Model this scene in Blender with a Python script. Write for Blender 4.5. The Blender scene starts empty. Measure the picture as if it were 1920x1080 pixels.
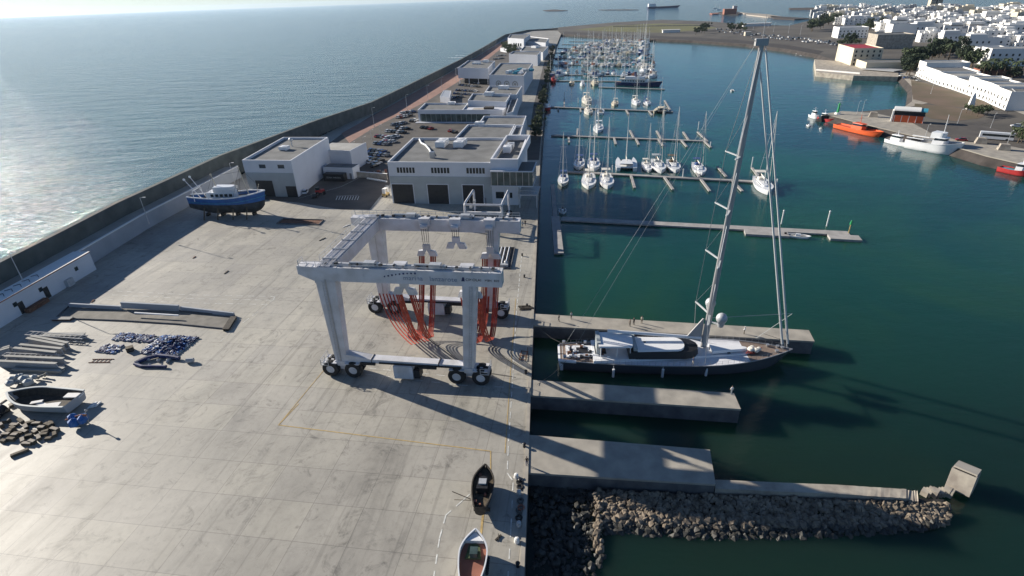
import bpy, bmesh, math, random
from mathutils import Vector, Matrix, noise
random.seed(7)
R = math.radians
sc = bpy.context.scene
COL = sc.collection

# ------------------------------------------------------------------ camera
CAM_H = 60.0
FPX = 1031.0
ROLL = math.atan(.036)
PITCH = math.atan(544.6*math.cos(ROLL)/FPX)
_F = Vector((0, math.cos(PITCH), -math.sin(PITCH)))
_R0 = Vector((1, 0, 0)); _U0 = _R0.cross(_F)
_R = _R0*math.cos(-ROLL)+_U0*math.sin(-ROLL)
_U = -_R0*math.sin(-ROLL)+_U0*math.cos(-ROLL)
cd = bpy.data.cameras.new("camera"); cam = bpy.data.objects.new("camera", cd); COL.objects.link(cam)
cam.matrix_world = Matrix(((_R.x, _U.x, -_F.x, 0), (_R.y, _U.y, -_F.y, 0), (_R.z, _U.z, -_F.z, CAM_H), (0, 0, 0, 1)))
cd.sensor_width = 36; cd.lens = FPX/1920*36; cd.clip_start = .5; cd.clip_end = 60000
sc.camera = cam

def P(x, y, z=0.0):
    "the point of the level z that the photograph shows at (x, y)"
    d = _F+_R*((x-960)/FPX)+_U*((540-y)/FPX)
    t = (z-CAM_H)/d.z
    return Vector((d.x*t, d.y*t, z))

# ------------------------------------------------------------------ light
SUN_EL, SUN_AZ = R(21), R(-60)          # azimuth clockwise from +Y
w = bpy.data.worlds.new("World"); sc.world = w; w.use_nodes = True
nt = w.node_tree; nt.nodes.clear()
sky = nt.nodes.new('ShaderNodeTexSky'); sky.sky_type = 'NISHITA'; sky.sun_disc = False
sky.sun_elevation = SUN_EL; sky.sun_rotation = SUN_AZ % (2*math.pi); sky.altitude = 60
sky.air_density = .8; sky.dust_density = .1; sky.ozone_density = 4.5
bg = nt.nodes.new('ShaderNodeBackground'); bg.inputs[1].default_value = .062
wo = nt.nodes.new('ShaderNodeOutputWorld'); nt.links.new(sky.outputs[0], bg.inputs[0]); nt.links.new(bg.outputs[0], wo.inputs[0])
sl = bpy.data.lights.new("sun", 'SUN'); sl.energy = 5.0; sl.angle = R(.5); sl.color = (1, .93, .82)
so = bpy.data.objects.new("sun", sl); COL.objects.link(so); so.rotation_euler = (SUN_EL-math.pi/2, 0, -SUN_AZ); so.location = (-200, 100, 120)
sc.view_settings.view_transform = 'Standard'; sc.view_settings.look = 'None'
sc.view_settings.exposure = 0.68; sc.view_settings.gamma = 1
sc.cycles.max_bounces = 4; sc.cycles.diffuse_bounces = 2; sc.cycles.glossy_bounces = 3; sc.cycles.transmission_bounces = 2
sc.cycles.use_denoising = True; sc.cycles.sample_clamp_indirect = 4

# ------------------------------------------------------------------ materials
M = {}
def mat(name, c, rough=.7, var=.0, scale=1.0, metal=0.0, c2=None, bump=0.0, spec=.5, detail=5.0):
    m = bpy.data.materials.new(name); m.use_nodes = True
    n = m.node_tree.nodes; L = m.node_tree.links; b = n['Principled BSDF']
    b.inputs['Roughness'].default_value = rough; b.inputs['Metallic'].default_value = metal
    b.inputs['Specular IOR Level'].default_value = spec
    if c2 is None: c2 = tuple(max(0, v*(1-var)) for v in c); c1 = tuple(min(1, v*(1+var)) for v in c)
    else: c1 = c
    if var or c2 != tuple(c):
        tc = n.new('ShaderNodeTexCoord'); no = n.new('ShaderNodeTexNoise'); no.inputs['Scale'].default_value = scale; no.inputs['Detail'].default_value = detail
        L.new(tc.outputs['Object'], no.inputs['Vector'])
        rp = n.new('ShaderNodeValToRGB'); rp.color_ramp.elements[0].position = .32; rp.color_ramp.elements[1].position = .68
        rp.color_ramp.elements[0].color = (*c2, 1); rp.color_ramp.elements[1].color = (*c1, 1)
        L.new(no.outputs['Fac'], rp.inputs[0]); L.new(rp.outputs[0], b.inputs['Base Color'])
        if bump:
            bp = n.new('ShaderNodeBump'); bp.inputs['Strength'].default_value = bump; bp.inputs['Distance'].default_value = .1
            L.new(no.outputs['Fac'], bp.inputs['Height']); L.new(bp.outputs[0], b.inputs['Normal'])
    else: b.inputs['Base Color'].default_value = (*c, 1)
    M[name] = m; return m
mat('white', (.78, .78, .78), .45, .06, .5)
mat('crane_white', (.68, .68, .71), .5, c2=(.53, .52, .52), scale=.45, detail=10)
mat('wall_white', (.66, .67, .70), .8, .05, .15)
mat('town_white', (.82, .80, .76), .85, .06, .05)
mat('town_cream', (.62, .55, .42), .85, .08, .05)
mat('town_grey', (.42, .42, .42), .85, .08, .05)
mat('cladding', (.37, .40, .405), .6, .08, .3)
mat('roof_grey', (.165, .165, .16), .9, .2, .25, detail=8)
mat('roof_light', (.36, .35, .32), .9, .18, .15, detail=8)
mat('glass', (.02, .03, .035), .12)
mat('glass_green', (.06, .09, .085), .2, .5, .4)
mat('dark', (.02, .02, .022), .6, .3, 1)
mat('black', (.012, .012, .014), .5)
mat('rubber', (.018, .018, .019), .8, .2, 3)
mat('steel', (.45, .46, .47), .35, .1, 2, metal=.6)
mat('galv', (.50, .51, .52), .5, .1, 2, metal=.3)
mat('letter', (.20, .25, .34), .7)
mat('rope', (.10, .095, .09), .9)
mat('sling', (.34, .045, .022), .75, .3, 1.5)
mat('mark_white', (.62, .62, .58), .8, .3, 1.5)
mat('mark_yellow', (.48, .34, .14), .8, .25, 1.5)
mat('hull_grey', (.075, .08, .092), .22, .06, .2)
mat('boat_white', (.80, .80, .80), .3, .04, .5)
mat('teak', (.20, .15, .12), .7, .2, 1.5)
mat('mast_grey', (.40, .39, .38), .4, .06, .3)
mat('mast_white', (.62, .63, .62), .4)
mat('sail', (.70, .66, .58), .8, .06, 1)
mat('canvas_blue', (.03, .07, .20), .8, .2, 1)
mat('red', (.42, .03, .03), .5, .1, 1)
mat('orange', (.75, .12, .03), .45, .06, 1)
mat('blue', (.025, .13, .38), .5, .2, .6)
mat('navy', (.025, .035, .11), .7, .4, 1.2)
mat('turquoise', (.05, .30, .40), .6, .2, 1)
mat('green', (.02, .30, .10), .5)
mat('pit_dark', (.20, .185, .16), .9, .25, .4, detail=9)  # shade on the sunken pit wall put into a flat colour
mat('antifoul_shade', (.045, .05, .055), .8, .5, .5)  # dark grey underbody paint with the shade under the hull mixed in
mat('wood', (.11, .085, .055), .85, .4, 2)
mat('wood_dark', (.055, .045, .035), .85, .4, 2)
mat('skin', (.35, .22, .16), .7)
mat('tyre_mark', (.10, .095, .085), .9, .3, .6)
mat('deck_pale', (.70, .70, .72), .5, .08, .6)
mat('leaf', (.07, .095, .04), .8, .45, 1.5)
mat('leaf_dark', (.04, .06, .03), .8, .45, 1.5)
mat('trunk', (.12, .09, .06), .9, .3, 2)
mat('rock', (.29, .235, .175), .9, c2=(.09, .07, .05), scale=.9, bump=.6)
mat('rock_wet_shade', (.075, .07, .058), .6, c2=(.015, .015, .013), scale=.8, bump=.5)  # wet stones, and painted shade for the bank's left end and gaps
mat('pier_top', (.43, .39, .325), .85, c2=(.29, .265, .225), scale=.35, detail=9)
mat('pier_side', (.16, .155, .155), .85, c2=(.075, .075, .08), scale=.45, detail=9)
mat('pontoon', (.36, .34, .32), .85, .15, .6)
mat('render_grey', (.40, .42, .46), .85, c2=(.30, .33, .36), scale=.12, detail=8)
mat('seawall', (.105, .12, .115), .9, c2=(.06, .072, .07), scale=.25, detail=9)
mat('walkway', (.42, .38, .32), .9, .12, .2)
mat('paving_red', (.30, .17, .13), .9, .15, .2)
mat('asphalt', (.115, .10, .085), .85, c2=(.072, .064, .056), scale=.15, detail=9)
mat('brown_lawn', (.17, .115, .08), .95, c2=(.10, .085, .045), scale=.06, detail=9)
mat('lawn', (.17, .17, .055), .95, c2=(.11, .10, .05), scale=.02, detail=9)
mat('earth', (.13, .115, .095), .95, c2=(.065, .058, .05), scale=.02, detail=9)
mat('shore_rock', (.07, .058, .052), .95, c2=(.028, .024, .022), scale=.25, detail=9, bump=1)
mat('brick', (.30, .12, .08), .85, .2, .3)
mat('rust', (.16, .07, .04), .9, .4, 2)
mat('pale_stone', (.48, .43, .35), .9, c2=(.28, .24, .20), scale=.5, bump=.5)
mat('foam', (.75, .78, .78), .8, .1, .2)
for k, c in (('car_white', (.75, .75, .75)), ('car_grey', (.22, .23, .25)), ('car_black', (.02, .02, .025)), ('car_red', (.30, .03, .03)), ('car_blue', (.03, .07, .2)), ('car_silver', (.45, .46, .47))): mat(k, c, .25)

def node_mat(name):
    m = bpy.data.materials.new(name); m.use_nodes = True; M[name] = m
    return m, m.node_tree.nodes, m.node_tree.links, m.node_tree.nodes['Principled BSDF']

def mix_rgb(n, L, fac, a, b, mode='MIX'):
    x = n.new('ShaderNodeMix'); x.data_type = 'RGBA'; x.blend_type = mode
    for sock, v in ((0, fac), (6, a), (7, b)):
        if isinstance(v, (int, float)): x.inputs[sock].default_value = v
        elif isinstance(v, tuple): x.inputs[sock].default_value = (*v, 1)
        else: L.new(v, x.inputs[sock])
    return x.outputs[2]

def ramp(n, L, src, stops):
    r = n.new('ShaderNodeValToRGB'); e = r.color_ramp.elements
    while len(e) < len(stops): e.new(.5)
    for k, (p, c) in enumerate(stops):
        e[k].position = p; e[k].color = (*c, 1) if isinstance(c, tuple) else (c, c, c, 1)
    L.new(src, r.inputs[0]); return r.outputs[0]

def noise_tex(n, L, vec, scale, detail=5, rough=.55, dist=0, stretch=None, rot=0):
    mp = n.new('ShaderNodeMapping'); mp.inputs['Rotation'].default_value = (0, 0, rot)
    if stretch: mp.inputs['Scale'].default_value = stretch
    L.new(vec, mp.inputs[0])
    t = n.new('ShaderNodeTexNoise'); t.inputs['Scale'].default_value = scale; t.inputs['Detail'].default_value = detail
    t.inputs['Roughness'].default_value = rough; t.inputs['Distortion'].default_value = dist
    L.new(mp.outputs[0], t.inputs['Vector']); return t.outputs['Fac']

def water_mat(name, basin):
    m, n, L, b = node_mat(name)
    tc = n.new('ShaderNodeTexCoord'); o = tc.outputs['Object']
    b.inputs['IOR'].default_value = 1.33
    b.subsurface_method = 'BURLEY'; b.inputs['Subsurface Weight'].default_value = 1.0; b.inputs['Subsurface Scale'].default_value = 1.0; b.inputs['Subsurface Radius'].default_value = (2.5, 6.0, 5.0)
    big = noise_tex(n, L, o, .006 if not basin else .014, 4, dist=.8)
    sep = n.new('ShaderNodeSeparateXYZ'); L.new(o, sep.inputs[0])
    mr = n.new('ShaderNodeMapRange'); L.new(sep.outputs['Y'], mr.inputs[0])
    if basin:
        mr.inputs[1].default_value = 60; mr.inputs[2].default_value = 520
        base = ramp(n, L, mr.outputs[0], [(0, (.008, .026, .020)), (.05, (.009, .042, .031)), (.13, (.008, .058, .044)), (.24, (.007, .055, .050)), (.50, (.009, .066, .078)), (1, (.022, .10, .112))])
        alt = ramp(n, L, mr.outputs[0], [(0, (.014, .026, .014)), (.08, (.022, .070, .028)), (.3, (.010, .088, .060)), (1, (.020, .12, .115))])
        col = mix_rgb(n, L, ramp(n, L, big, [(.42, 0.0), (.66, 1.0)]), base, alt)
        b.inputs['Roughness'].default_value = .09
        w1 = noise_tex(n, L, o, 1.1, 5, .6, stretch=(.7, 1.4, 1)); w2 = noise_tex(n, L, o, .16, 4, .6, stretch=(.6, 1.3, 1)); s1, s2, st = .30, .65, .11
    else:
        mr.inputs[1].default_value = 100; mr.inputs[2].default_value = 2500
        base = ramp(n, L, mr.outputs[0], [(0, (.014, .085, .115)), (1, (.009, .052, .088))])
        col = mix_rgb(n, L, ramp(n, L, big, [(.35, 0.0), (.7, 1.0)]), base, (.009, .060, .090))
        b.inputs['Roughness'].default_value = .08
        w1 = noise_tex(n, L, o, .32, 6, .62, stretch=(.55, 1.5, 1), rot=R(25)); w2 = noise_tex(n, L, o, .055, 4, .55, stretch=(.5, 1.6, 1), rot=R(32)); s1, s2, st = 1.1, .6, 1.0
    L.new(col, b.inputs['Base Color'])
    a1 = n.new('ShaderNodeMath'); a1.operation = 'MULTIPLY'; L.new(w1, a1.inputs[0]); a1.inputs[1].default_value = s1
    a2 = n.new('ShaderNodeMath'); a2.operation = 'MULTIPLY_ADD'; L.new(w2, a2.inputs[0]); a2.inputs[1].default_value = s2*(4 if not basin else 2); L.new(a1.outputs[0], a2.inputs[2])
    bp = n.new('ShaderNodeBump'); bp.inputs['Strength'].default_value = st; bp.inputs['Distance'].default_value = 1.0
    L.new(a2.outputs[0], bp.inputs['Height']); L.new(bp.outputs[0], b.inputs['Normal'])
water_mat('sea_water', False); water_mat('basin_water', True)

def quay_mat():
    m, n, L, b = node_mat('quay_concrete')
    tc = n.new('ShaderNodeTexCoord'); o = tc.outputs['Object']
    mp = n.new('ShaderNodeMapping'); mp.inputs['Rotation'].default_value = (0, 0, R(9)); L.new(o, mp.inputs[0])
    br = n.new('ShaderNodeTexBrick'); br.offset = 0; L.new(mp.outputs[0], br.inputs['Vector'])
    br.inputs['Scale'].default_value = 1; br.inputs['Brick Width'].default_value = 7.2; br.inputs['Row Height'].default_value = 6.0
    br.inputs['Mortar Size'].default_value = .055; br.inputs['Mortar Smooth'].default_value = .3
    br.inputs['Color1'].default_value = (.42, .39, .325, 1); br.inputs['Color2'].default_value = (.36, .335, .29, 1); br.inputs['Mortar'].default_value = (.25, .23, .20, 1)
    big = noise_tex(n, L, o, .035, 7, .6, .6)
    c = mix_rgb(n, L, 1.0, br.outputs['Color'], ramp(n, L, big, [(.30, .66), (.45, .90), (.55, 1.02), (.70, 1.16)]), 'MULTIPLY')
    st = noise_tex(n, L, mp.outputs[0], .12, 8, .65, 1.2, stretch=(1.6, .35, 1))
    c = mix_rgb(n, L, 1.0, c, ramp(n, L, st, [(.30, .80), (.48, 1.0), (.75, 1.06)]), 'MULTIPLY')
    fine = noise_tex(n, L, o, .9, 9, .7, .3)
    c = mix_rgb(n, L, 1.0, c, ramp(n, L, fine, [(.28, .84), (.5, 1.0), (.8, 1.06)]), 'MULTIPLY')
    sp = noise_tex(n, L, o, .22, 10, .75, 2.0)
    c = mix_rgb(n, L, 1.0, c, ramp(n, L, sp, [(.33, .55), (.40, .82), (.46, 1.0), (.60, 1.0), (.70, 1.12)]), 'MULTIPLY')
    tr = noise_tex(n, L, mp.outputs[0], .55, 4, .5, .4, stretch=(2.2, .06, 1))
    c = mix_rgb(n, L, 1.0, c, ramp(n, L, tr, [(.33, .80), (.42, 1.0), (.66, 1.0), (.72, 1.08)]), 'MULTIPLY')
    L.new(c, b.inputs['Base Color'])
    L.new(ramp(n, L, st, [(.3, .50), (.7, .68)]), b.inputs['Roughness'])
    bp = n.new('ShaderNodeBump'); bp.inputs['Strength'].default_value = .25; bp.inputs['Distance'].default_value = .05
    L.new(fine, bp.inputs['Height']); L.new(bp.outputs[0], b.inputs['Normal'])
quay_mat()

# ------------------------------------------------------------------ mesh helpers
class MB:
    "collects solids and links them as one mesh object"
    def __init__(s): s.v = []; s.f = []; s.m = []; s.T = Matrix(); s.cut = []
    def add(s, vs, fs, m=0):
        s.cut.append((len(s.v), len(s.f))); k = len(s.v); s.v += [s.T @ Vector(p) for p in vs]; s.f += [[k+i for i in f] for f in fs]; s.m += [m]*len(fs); return s
    def box(s, x0, x1, y0, y1, z0, z1, m=0):
        return s.add([(x0,y0,z0),(x1,y0,z0),(x1,y1,z0),(x0,y1,z0),(x0,y0,z1),(x1,y0,z1),(x1,y1,z1),(x0,y1,z1)],
                     [(3,2,1,0),(4,5,6,7),(0,1,5,4),(1,2,6,5),(2,3,7,6),(3,0,4,7)], m)
    def hexa(s, bot, top, m=0):
        n = len(bot); return s.add(list(bot)+list(top), [tuple(range(n-1,-1,-1)), tuple(range(n, 2*n))]+[(i,(i+1)%n,(i+1)%n+n,i+n) for i in range(n)], m)
    def prism(s, poly, z0, z1, m=0):
        return s.hexa([(p[0],p[1],z0) for p in poly], [(p[0],p[1],z1) for p in poly], m)
    def bar(s, a, b, w, h=None, m=0):
        a, b = Vector(a), Vector(b); d = (b-a).normalized(); h = h or w
        u = d.cross(Vector((0,0,1)));
        u = u.normalized() if u.length > 1e-3 else Vector((1,0,0))
        t = u.cross(d)
        q = [(-w/2,-h/2),(w/2,-h/2),(w/2,h/2),(-w/2,h/2)]
        return s.hexa([a+u*i+t*j for i,j in q], [b+u*i+t*j for i,j in q], m)
    def tube(s, a, b, r0, r1=None, n=8, m=0):
        a, b = Vector(a), Vector(b); d = (b-a).normalized(); r1 = r0 if r1 is None else r1
        u = d.cross(Vector((0,0,1))); u = u.normalized() if u.length > 1e-3 else Vector((1,0,0)); t = u.cross(d)
        c = [(math.cos(2*math.pi*k/n), math.sin(2*math.pi*k/n)) for k in range(n)]
        return s.hexa([a+(u*x+t*y)*r0 for x,y in c], [b+(u*x+t*y)*r1 for x,y in c], m)
    def path(s, pts, r, n=6, m=0):
        for a, b in zip(pts[:-1], pts[1:]): s.tube(a, b, r, r, n, m)
        return s
    def ball(s, c, r, n=10, m=0, sz=1.0):
        c = Vector(c); vs = []; fs = []; k = n//2
        for i in range(k+1):
            th = math.pi*i/k
            for j in range(n): vs.append(c+Vector((r*math.sin(th)*math.cos(2*math.pi*j/n), r*math.sin(th)*math.sin(2*math.pi*j/n), r*sz*math.cos(th))))
        for i in range(k):
            for j in range(n): fs.append((i*n+j, (i+1)*n+j, (i+1)*n+(j+1)%n, i*n+(j+1)%n))
        return s.add(vs, fs, m)
    def loft(s, rings, m=0, cap=True, closed=True):
        n = len(rings[0]); vs = [p for r in rings for p in r]; fs = []
        for i in range(len(rings)-1):
            for j in range(n if closed else n-1): fs.append((i*n+j, i*n+(j+1)%n, (i+1)*n+(j+1)%n, (i+1)*n+j))
        if cap: fs += [tuple(range(n-1,-1,-1)), tuple(range((len(rings)-1)*n, len(rings)*n))]
        return s.add(vs, fs, m)
    def each(s, name, mats, parent=None, smooth=False, per=1):
        "every solid (or run of `per` solids) as an object of its own"
        out = []; cuts = s.cut[::per]+[(len(s.v), len(s.f))]
        for (v0, f0), (v1, f1) in zip(cuts[:-1], cuts[1:]):
            q = MB(); q.v = s.v[v0:v1]; q.f = [[i-v0 for i in f] for f in s.f[f0:f1]]; q.m = s.m[f0:f1]
            if isinstance(mats, (list, tuple)): mm = mats[q.m[0]]; q.m = [0]*len(q.f)
            else: mm = mats
            out.append(q.build(name, mm, parent, smooth))
        return out
    def build(s, name, mats, parent=None, smooth=False):
        me = bpy.data.meshes.new(name); me.from_pydata([tuple(p) for p in s.v], [], s.f); me.update()
        if not isinstance(mats, (list, tuple)): mats = [mats]
        for x in mats: me.materials.append(M[x])
        if len(mats) > 1: me.polygons.foreach_set('material_index', s.m)
        if smooth:
            me.polygons.foreach_set('use_smooth', [True]*len(me.polygons))
            try: me.set_sharp_from_angle(angle=R(38))
            except Exception: pass
        o = bpy.data.objects.new(name, me); COL.objects.link(o)
        if parent: o.parent = parent
        return o

def tag(o, label=None, cat=None, group=None, kind=None):
    if label: o['label'] = label
    if cat: o['category'] = cat
    if group: o['group'] = group
    if kind: o['kind'] = kind
    return o
def thing(name, label, cat, loc=(0,0,0), rz=0, group=None):
    o = bpy.data.objects.new(name, None); COL.objects.link(o); o.location = loc; o.rotation_euler = (0,0,rz); o.empty_display_size = .2
    return tag(o, label, cat, group)
KIDS = {}
def kids(o):
    return [c for c in COL.objects if c.parent == o]
def copy_tree(root, loc, rz, label, group=None, scale=None, mats=None, kid=None):
    "a thing with copies of its parts and their sub-parts"
    if root.name not in KIDS: KIDS[root.name] = [(c, kids(c)) for c in kids(root)]
    r = root.copy(); COL.objects.link(r); r.location = loc; r.rotation_euler = (0,0,rz); r['label'] = label
    if group: r['group'] = group
    if scale: r.scale = scale if isinstance(scale, (tuple, list)) else (scale,)*3
    for c, gs in KIDS[root.name]:
        d = c.copy(); COL.objects.link(d); d.parent = r
        for g in gs:
            h = g.copy(); COL.objects.link(h); h.parent = d
    return r
def struct(mb, name, mats, smooth=False): return tag(mb.build(name, mats, smooth=smooth), kind='structure')
def ang(a, b): return math.atan2(b.y-a.y, b.x-a.x)
ORD = 'first second third fourth fifth sixth seventh eighth ninth tenth eleventh twelfth thirteenth fourteenth fifteenth sixteenth seventeenth eighteenth nineteenth twentieth'.split()
def nth(k):
    if k < 20: return ORD[k]
    k += 1; t = 'twenty thirty forty fifty sixty seventy eighty ninety'.split()[k//10-2]
    return t+'-'+ORD[k%10-1] if k%10 else t.replace('ty', 'tieth')
def recolour(root, mapping):
    "gives the copy meshes of its own with other materials"
    stack = [root]+list(kids(root))
    for o in stack:
        if o.type == 'MESH' and any(ms and ms.name in mapping for ms in o.data.materials):
            key = (o.data.name, tuple(sorted(mapping.items())))
            if key not in RC:
                me = o.data.copy()
                for i, ms in enumerate(me.materials):
                    if ms.name in mapping: me.materials[i] = M[mapping[ms.name]]
                RC[key] = me
            o.data = RC[key]
RC = {}
# ------------------------------------------------------------------ water and land
b = MB(); b.add([(-15000,-2000,-3),(16000,-2000,-3),(16000,30000,-3),(-15000,30000,-3)], [(0,1,2,3)]); struct(b, 'sea', 'sea_water')
def sheet(name, px, z, m, kind='structure'):
    pts = [P(x, y, z) for x, y in px]
    if sum((a.x*c.y-c.x*a.y) for a, c in zip(pts, pts[1:]+pts[:1])) < 0: pts.reverse()
    b = MB(); b.add(pts, [tuple(range(len(pts)))]); o = b.build(name, m)
    bm = bmesh.new(); bm.from_mesh(o.data); bmesh.ops.triangulate(bm, faces=bm.faces); bm.to_mesh(o.data); bm.free()
    return tag(o, kind=kind)
def slab(name, px, z, z0, m, side, out=0.0):
    "level ground with its own side walls; out widens the foot"
    pts = [P(x, y, z) for x, y in px]
    if sum((a.x*c.y-c.x*a.y) for a, c in zip(pts, pts[1:]+pts[:1])) < 0: pts.reverse()
    n = len(pts); low = []
    for i, p in enumerate(pts):
        e = (pts[(i+1)%n]-pts[i-1]); e.z = 0; e.normalize(); low.append(Vector((p.x+e.y*out, p.y-e.x*out, z0)))
    b = MB(); b.add(pts, [tuple(range(n))], 0); b.add(pts+low, [(i, i+n, (i+1)%n+n, (i+1)%n) for i in range(n)], 1)
    o = b.build(name, [m, side])
    bm = bmesh.new(); bm.from_mesh(o.data); bmesh.ops.triangulate(bm, faces=[f for f in bm.faces if len(f.verts) > 4]); bm.to_mesh(o.data); bm.free()
    return tag(o, kind='structure')
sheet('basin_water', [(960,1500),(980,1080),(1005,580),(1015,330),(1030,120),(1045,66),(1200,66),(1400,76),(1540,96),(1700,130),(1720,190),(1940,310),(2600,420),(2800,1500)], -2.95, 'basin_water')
QE = [(974,1300),(983,1080),(990,900),(995,740),(1001,590),(1008,420),(1013,300),(1021,200),(1032,125),(1043,86),(1052,64),(1046,58),(1000,58),(948,68)]
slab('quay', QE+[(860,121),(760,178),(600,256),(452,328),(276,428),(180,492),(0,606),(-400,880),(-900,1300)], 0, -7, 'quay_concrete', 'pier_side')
# asphalt apron and car park, promenade, red paving by the sea wall
sheet('parking_lot', [(470,372),(560,380),(640,393),(692,394),(735,340),(900,258),(960,130),(1000,70),(960,72),(866,124),(765,182),(700,215),(640,252)], .012, 'asphalt')
sheet('promenade', [(985,300),(1012,300),(1020,200),(1031,125),(1041,86),(1030,86),(1018,125),(1000,200)], .016, 'asphalt')
sheet('red_path', [(655,268),(700,240),(800,190),(880,140),(955,78),(948,74),(862,126),(762,182),(640,250)], .024, 'paving_red')
# far causeway and the town shore
SHORE = [(1052,64),(1200,72),(1300,76),(1400,83),(1480,93),(1535,103),(1560,112),(1580,120),(1640,134),(1690,142),(1712,165),(1710,190),(1690,203),(1640,207),(1560,213),(1540,217),(1556,217),(1610,231),(1680,248),(1760,267),(1830,288),(1850,294),(1920,310),(2300,385),(2700,330),(2700,30),(2300,18),(1920,13),(1700,14),(1560,20),(1530,27),(1520,38),(1480,48),(1400,46),(1330,40),(1240,37),(1150,42),(1060,50),(960,62),(1000,58),(1046,58)]
slab('shore', SHORE, 0, -5, 'earth', 'shore_rock', 4)
sheet('lawn', [(1075,56),(1150,48),(1240,44),(1310,46),(1345,52),(1300,58),(1240,61),(1160,60)], .02, 'lawn')
sheet('revetment', [(1052,63.5),(1200,71),(1300,75.3),(1400,82),(1480,92),(1535,102),(1545,96),(1480,85),(1400,76),(1300,70),(1200,66),(1060,59)], .04, 'shore_rock')
sheet('harbour_road', [(1395,70),(1480,77),(1560,88),(1600,100),(1640,110),(1640,92),(1560,78),(1480,68),(1340,58)], .03, 'asphalt')
sheet('cove_bank', [(1668,130),(1690,142),(1712,165),(1710,190),(1692,203),(1745,192),(1742,160),(1712,136)], .03, 'pale_stone')
sheet('wharf', [(1540,214),(1558,216.5),(1612,230.5),(1682,247.5),(1762,266),(1832,287),(1850,293),(1920,309),(1990,322),(1990,290),(1900,272),(1800,262),(1740,246),(1700,225),(1640,212),(1580,208)], .03, 'pier_top')
sheet('harbour_street', [(1740,240),(1830,236),(1885,222),(1890,208),(1800,180),(1740,150),(1700,138),(1716,152),(1760,168),(1840,200),(1868,214),(1860,222),(1830,228),(1770,232)], .045, 'asphalt')
sheet('wharf_road', [(1715,228),(1760,238),(1840,235),(1900,250),(1990,282),(1990,292),(1900,275),(1800,264),(1742,248)], .05, 'asphalt')
sheet('brown_lawn_upper', [(1708,150),(1745,158),(1840,188),(1880,208),(1830,203),(1760,198),(1712,186)], .06, 'brown_lawn')
sheet('brown_lawn_lower', [(1715,194),(1790,201),(1850,214),(1836,222),(1790,227),(1745,222),(1715,206)], .06, 'brown_lawn')
sheet('sea_promenade', [(1880,200),(1990,240),(1990,225),(1900,190)], .06, 'walkway')

# ------------------------------------------------------------------ piers of the travel lift dock
def pier(label, px, z=0, z0=-6, name='pier', cap=True):
    pts = [P(x, y, z) for x, y in px]
    if sum((a.x*c.y-c.x*a.y) for a, c in zip(pts, pts[1:]+pts[:1])) < 0: pts.reverse()
    c = sum(pts, Vector())/len(pts); c.z = 0
    t = thing(name, label, 'pier', c)
    loc = [p-c for p in pts]
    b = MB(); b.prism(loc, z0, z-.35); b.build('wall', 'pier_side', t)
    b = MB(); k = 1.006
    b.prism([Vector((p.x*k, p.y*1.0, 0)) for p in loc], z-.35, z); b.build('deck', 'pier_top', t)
    return t, c
pA, _ = pier('long pale concrete finger pier on the far side of the grey superyacht', [(1001,588),(1515,619),(1526,640),(1000,610)], .006)
pB, _ = pier('narrow concrete finger pier between the superyacht and the wide pier', [(995,712),(1375,737),(1388,767),(994,741)], .006)
pC, _ = pier('wide concrete pier beside the boulder bank, nearest of the three', [(990,815),(1330,843),(1341,908),(988,886)], .006)
def wall_run(b, pts, w, z0, z1, m=0, jit=0):
    for a, c in zip(pts[:-1], pts[1:]):
        d = (c-a); d.z = 0; d.normalize(); u = Vector((-d.y, d.x, 0))*w
        b.hexa([Vector((p.x, p.y, z0)) for p in (a, c, c+u, a+u)], [Vector((p.x, p.y, z1)) for p in (a, c, c+u, a+u)], m)
# crumbling wall that runs on from the wide pier to the toppled block
t = thing('breakwater_wall', 'low crumbling concrete wall running from the wide pier to the toppled block', 'wall', P(1340,905))
b = MB(); xs = [(1341,903),(1420,906),(1500,909),(1570,911),(1640,915),(1700,918),(1722,921)]
rr = random.Random(3)
ring = []
N = 60
for i in range(N+1):
    u = i/N*(len(xs)-1); k = min(int(u), len(xs)-2); q = u-k
    x = xs[k][0]*(1-q)+xs[k+1][0]*q; y = xs[k][1]*(1-q)+xs[k+1][1]*q
    j = (0 if i < 36 else .03+.12*(i>50)) ; h = -.9-rr.random()*j-(i/N)*.35
    a = P(x, y-3, -1)-t.location; c = P(x, y+14, -1)-t.location
    ring.append([(a.x, a.y+rr.uniform(-j,j), -6), (c.x, c.y, -6), (c.x, c.y+rr.uniform(-j,j), h-rr.random()*j), (a.x, a.y+rr.uniform(-j,j), h)])
b.loft(ring); b.build('wall', 'pale_stone', t)

# ------------------------------------------------------------------ sea wall, walkway wall, storage row
def resample(px, n):
    out = []
    for (x0,y0),(x1,y1) in zip(px[:-1], px[1:]):
        for k in range(n): out.append((x0+(x1-x0)*k/n, y0+(y1-y0)*k/n))
    return out+[px[-1]]
base_px = [(-500,935),(0,600),(180,490),(276,430),(370,378),(452,333)]      # foot of the yard's retaining wall
base = [P(*q) for q in base_px]
ZW = 4.6
def offs(pts, d):
    out = []
    for i, p in enumerate(pts):
        a = pts[max(i-1,0)]; c = pts[min(i+1,len(pts)-1)]; e = (c-a); e.z = 0; e.normalize(); out.append(Vector((p.x-e.y*d, p.y+e.x*d, 0)))
    return out
W0, W1 = base, offs(base, .5)
o = MB(); o.loft([[(p.x,p.y,-.2),(p.x,p.y,ZW),(q.x,q.y,ZW),(q.x,q.y,-.2)] for p, q in zip(W0, W1)])
t = thing('retaining_wall', 'long grey retaining wall along the seaward edge of the boatyard', 'wall'); o.build('wall', 'render_grey', t)
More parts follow.
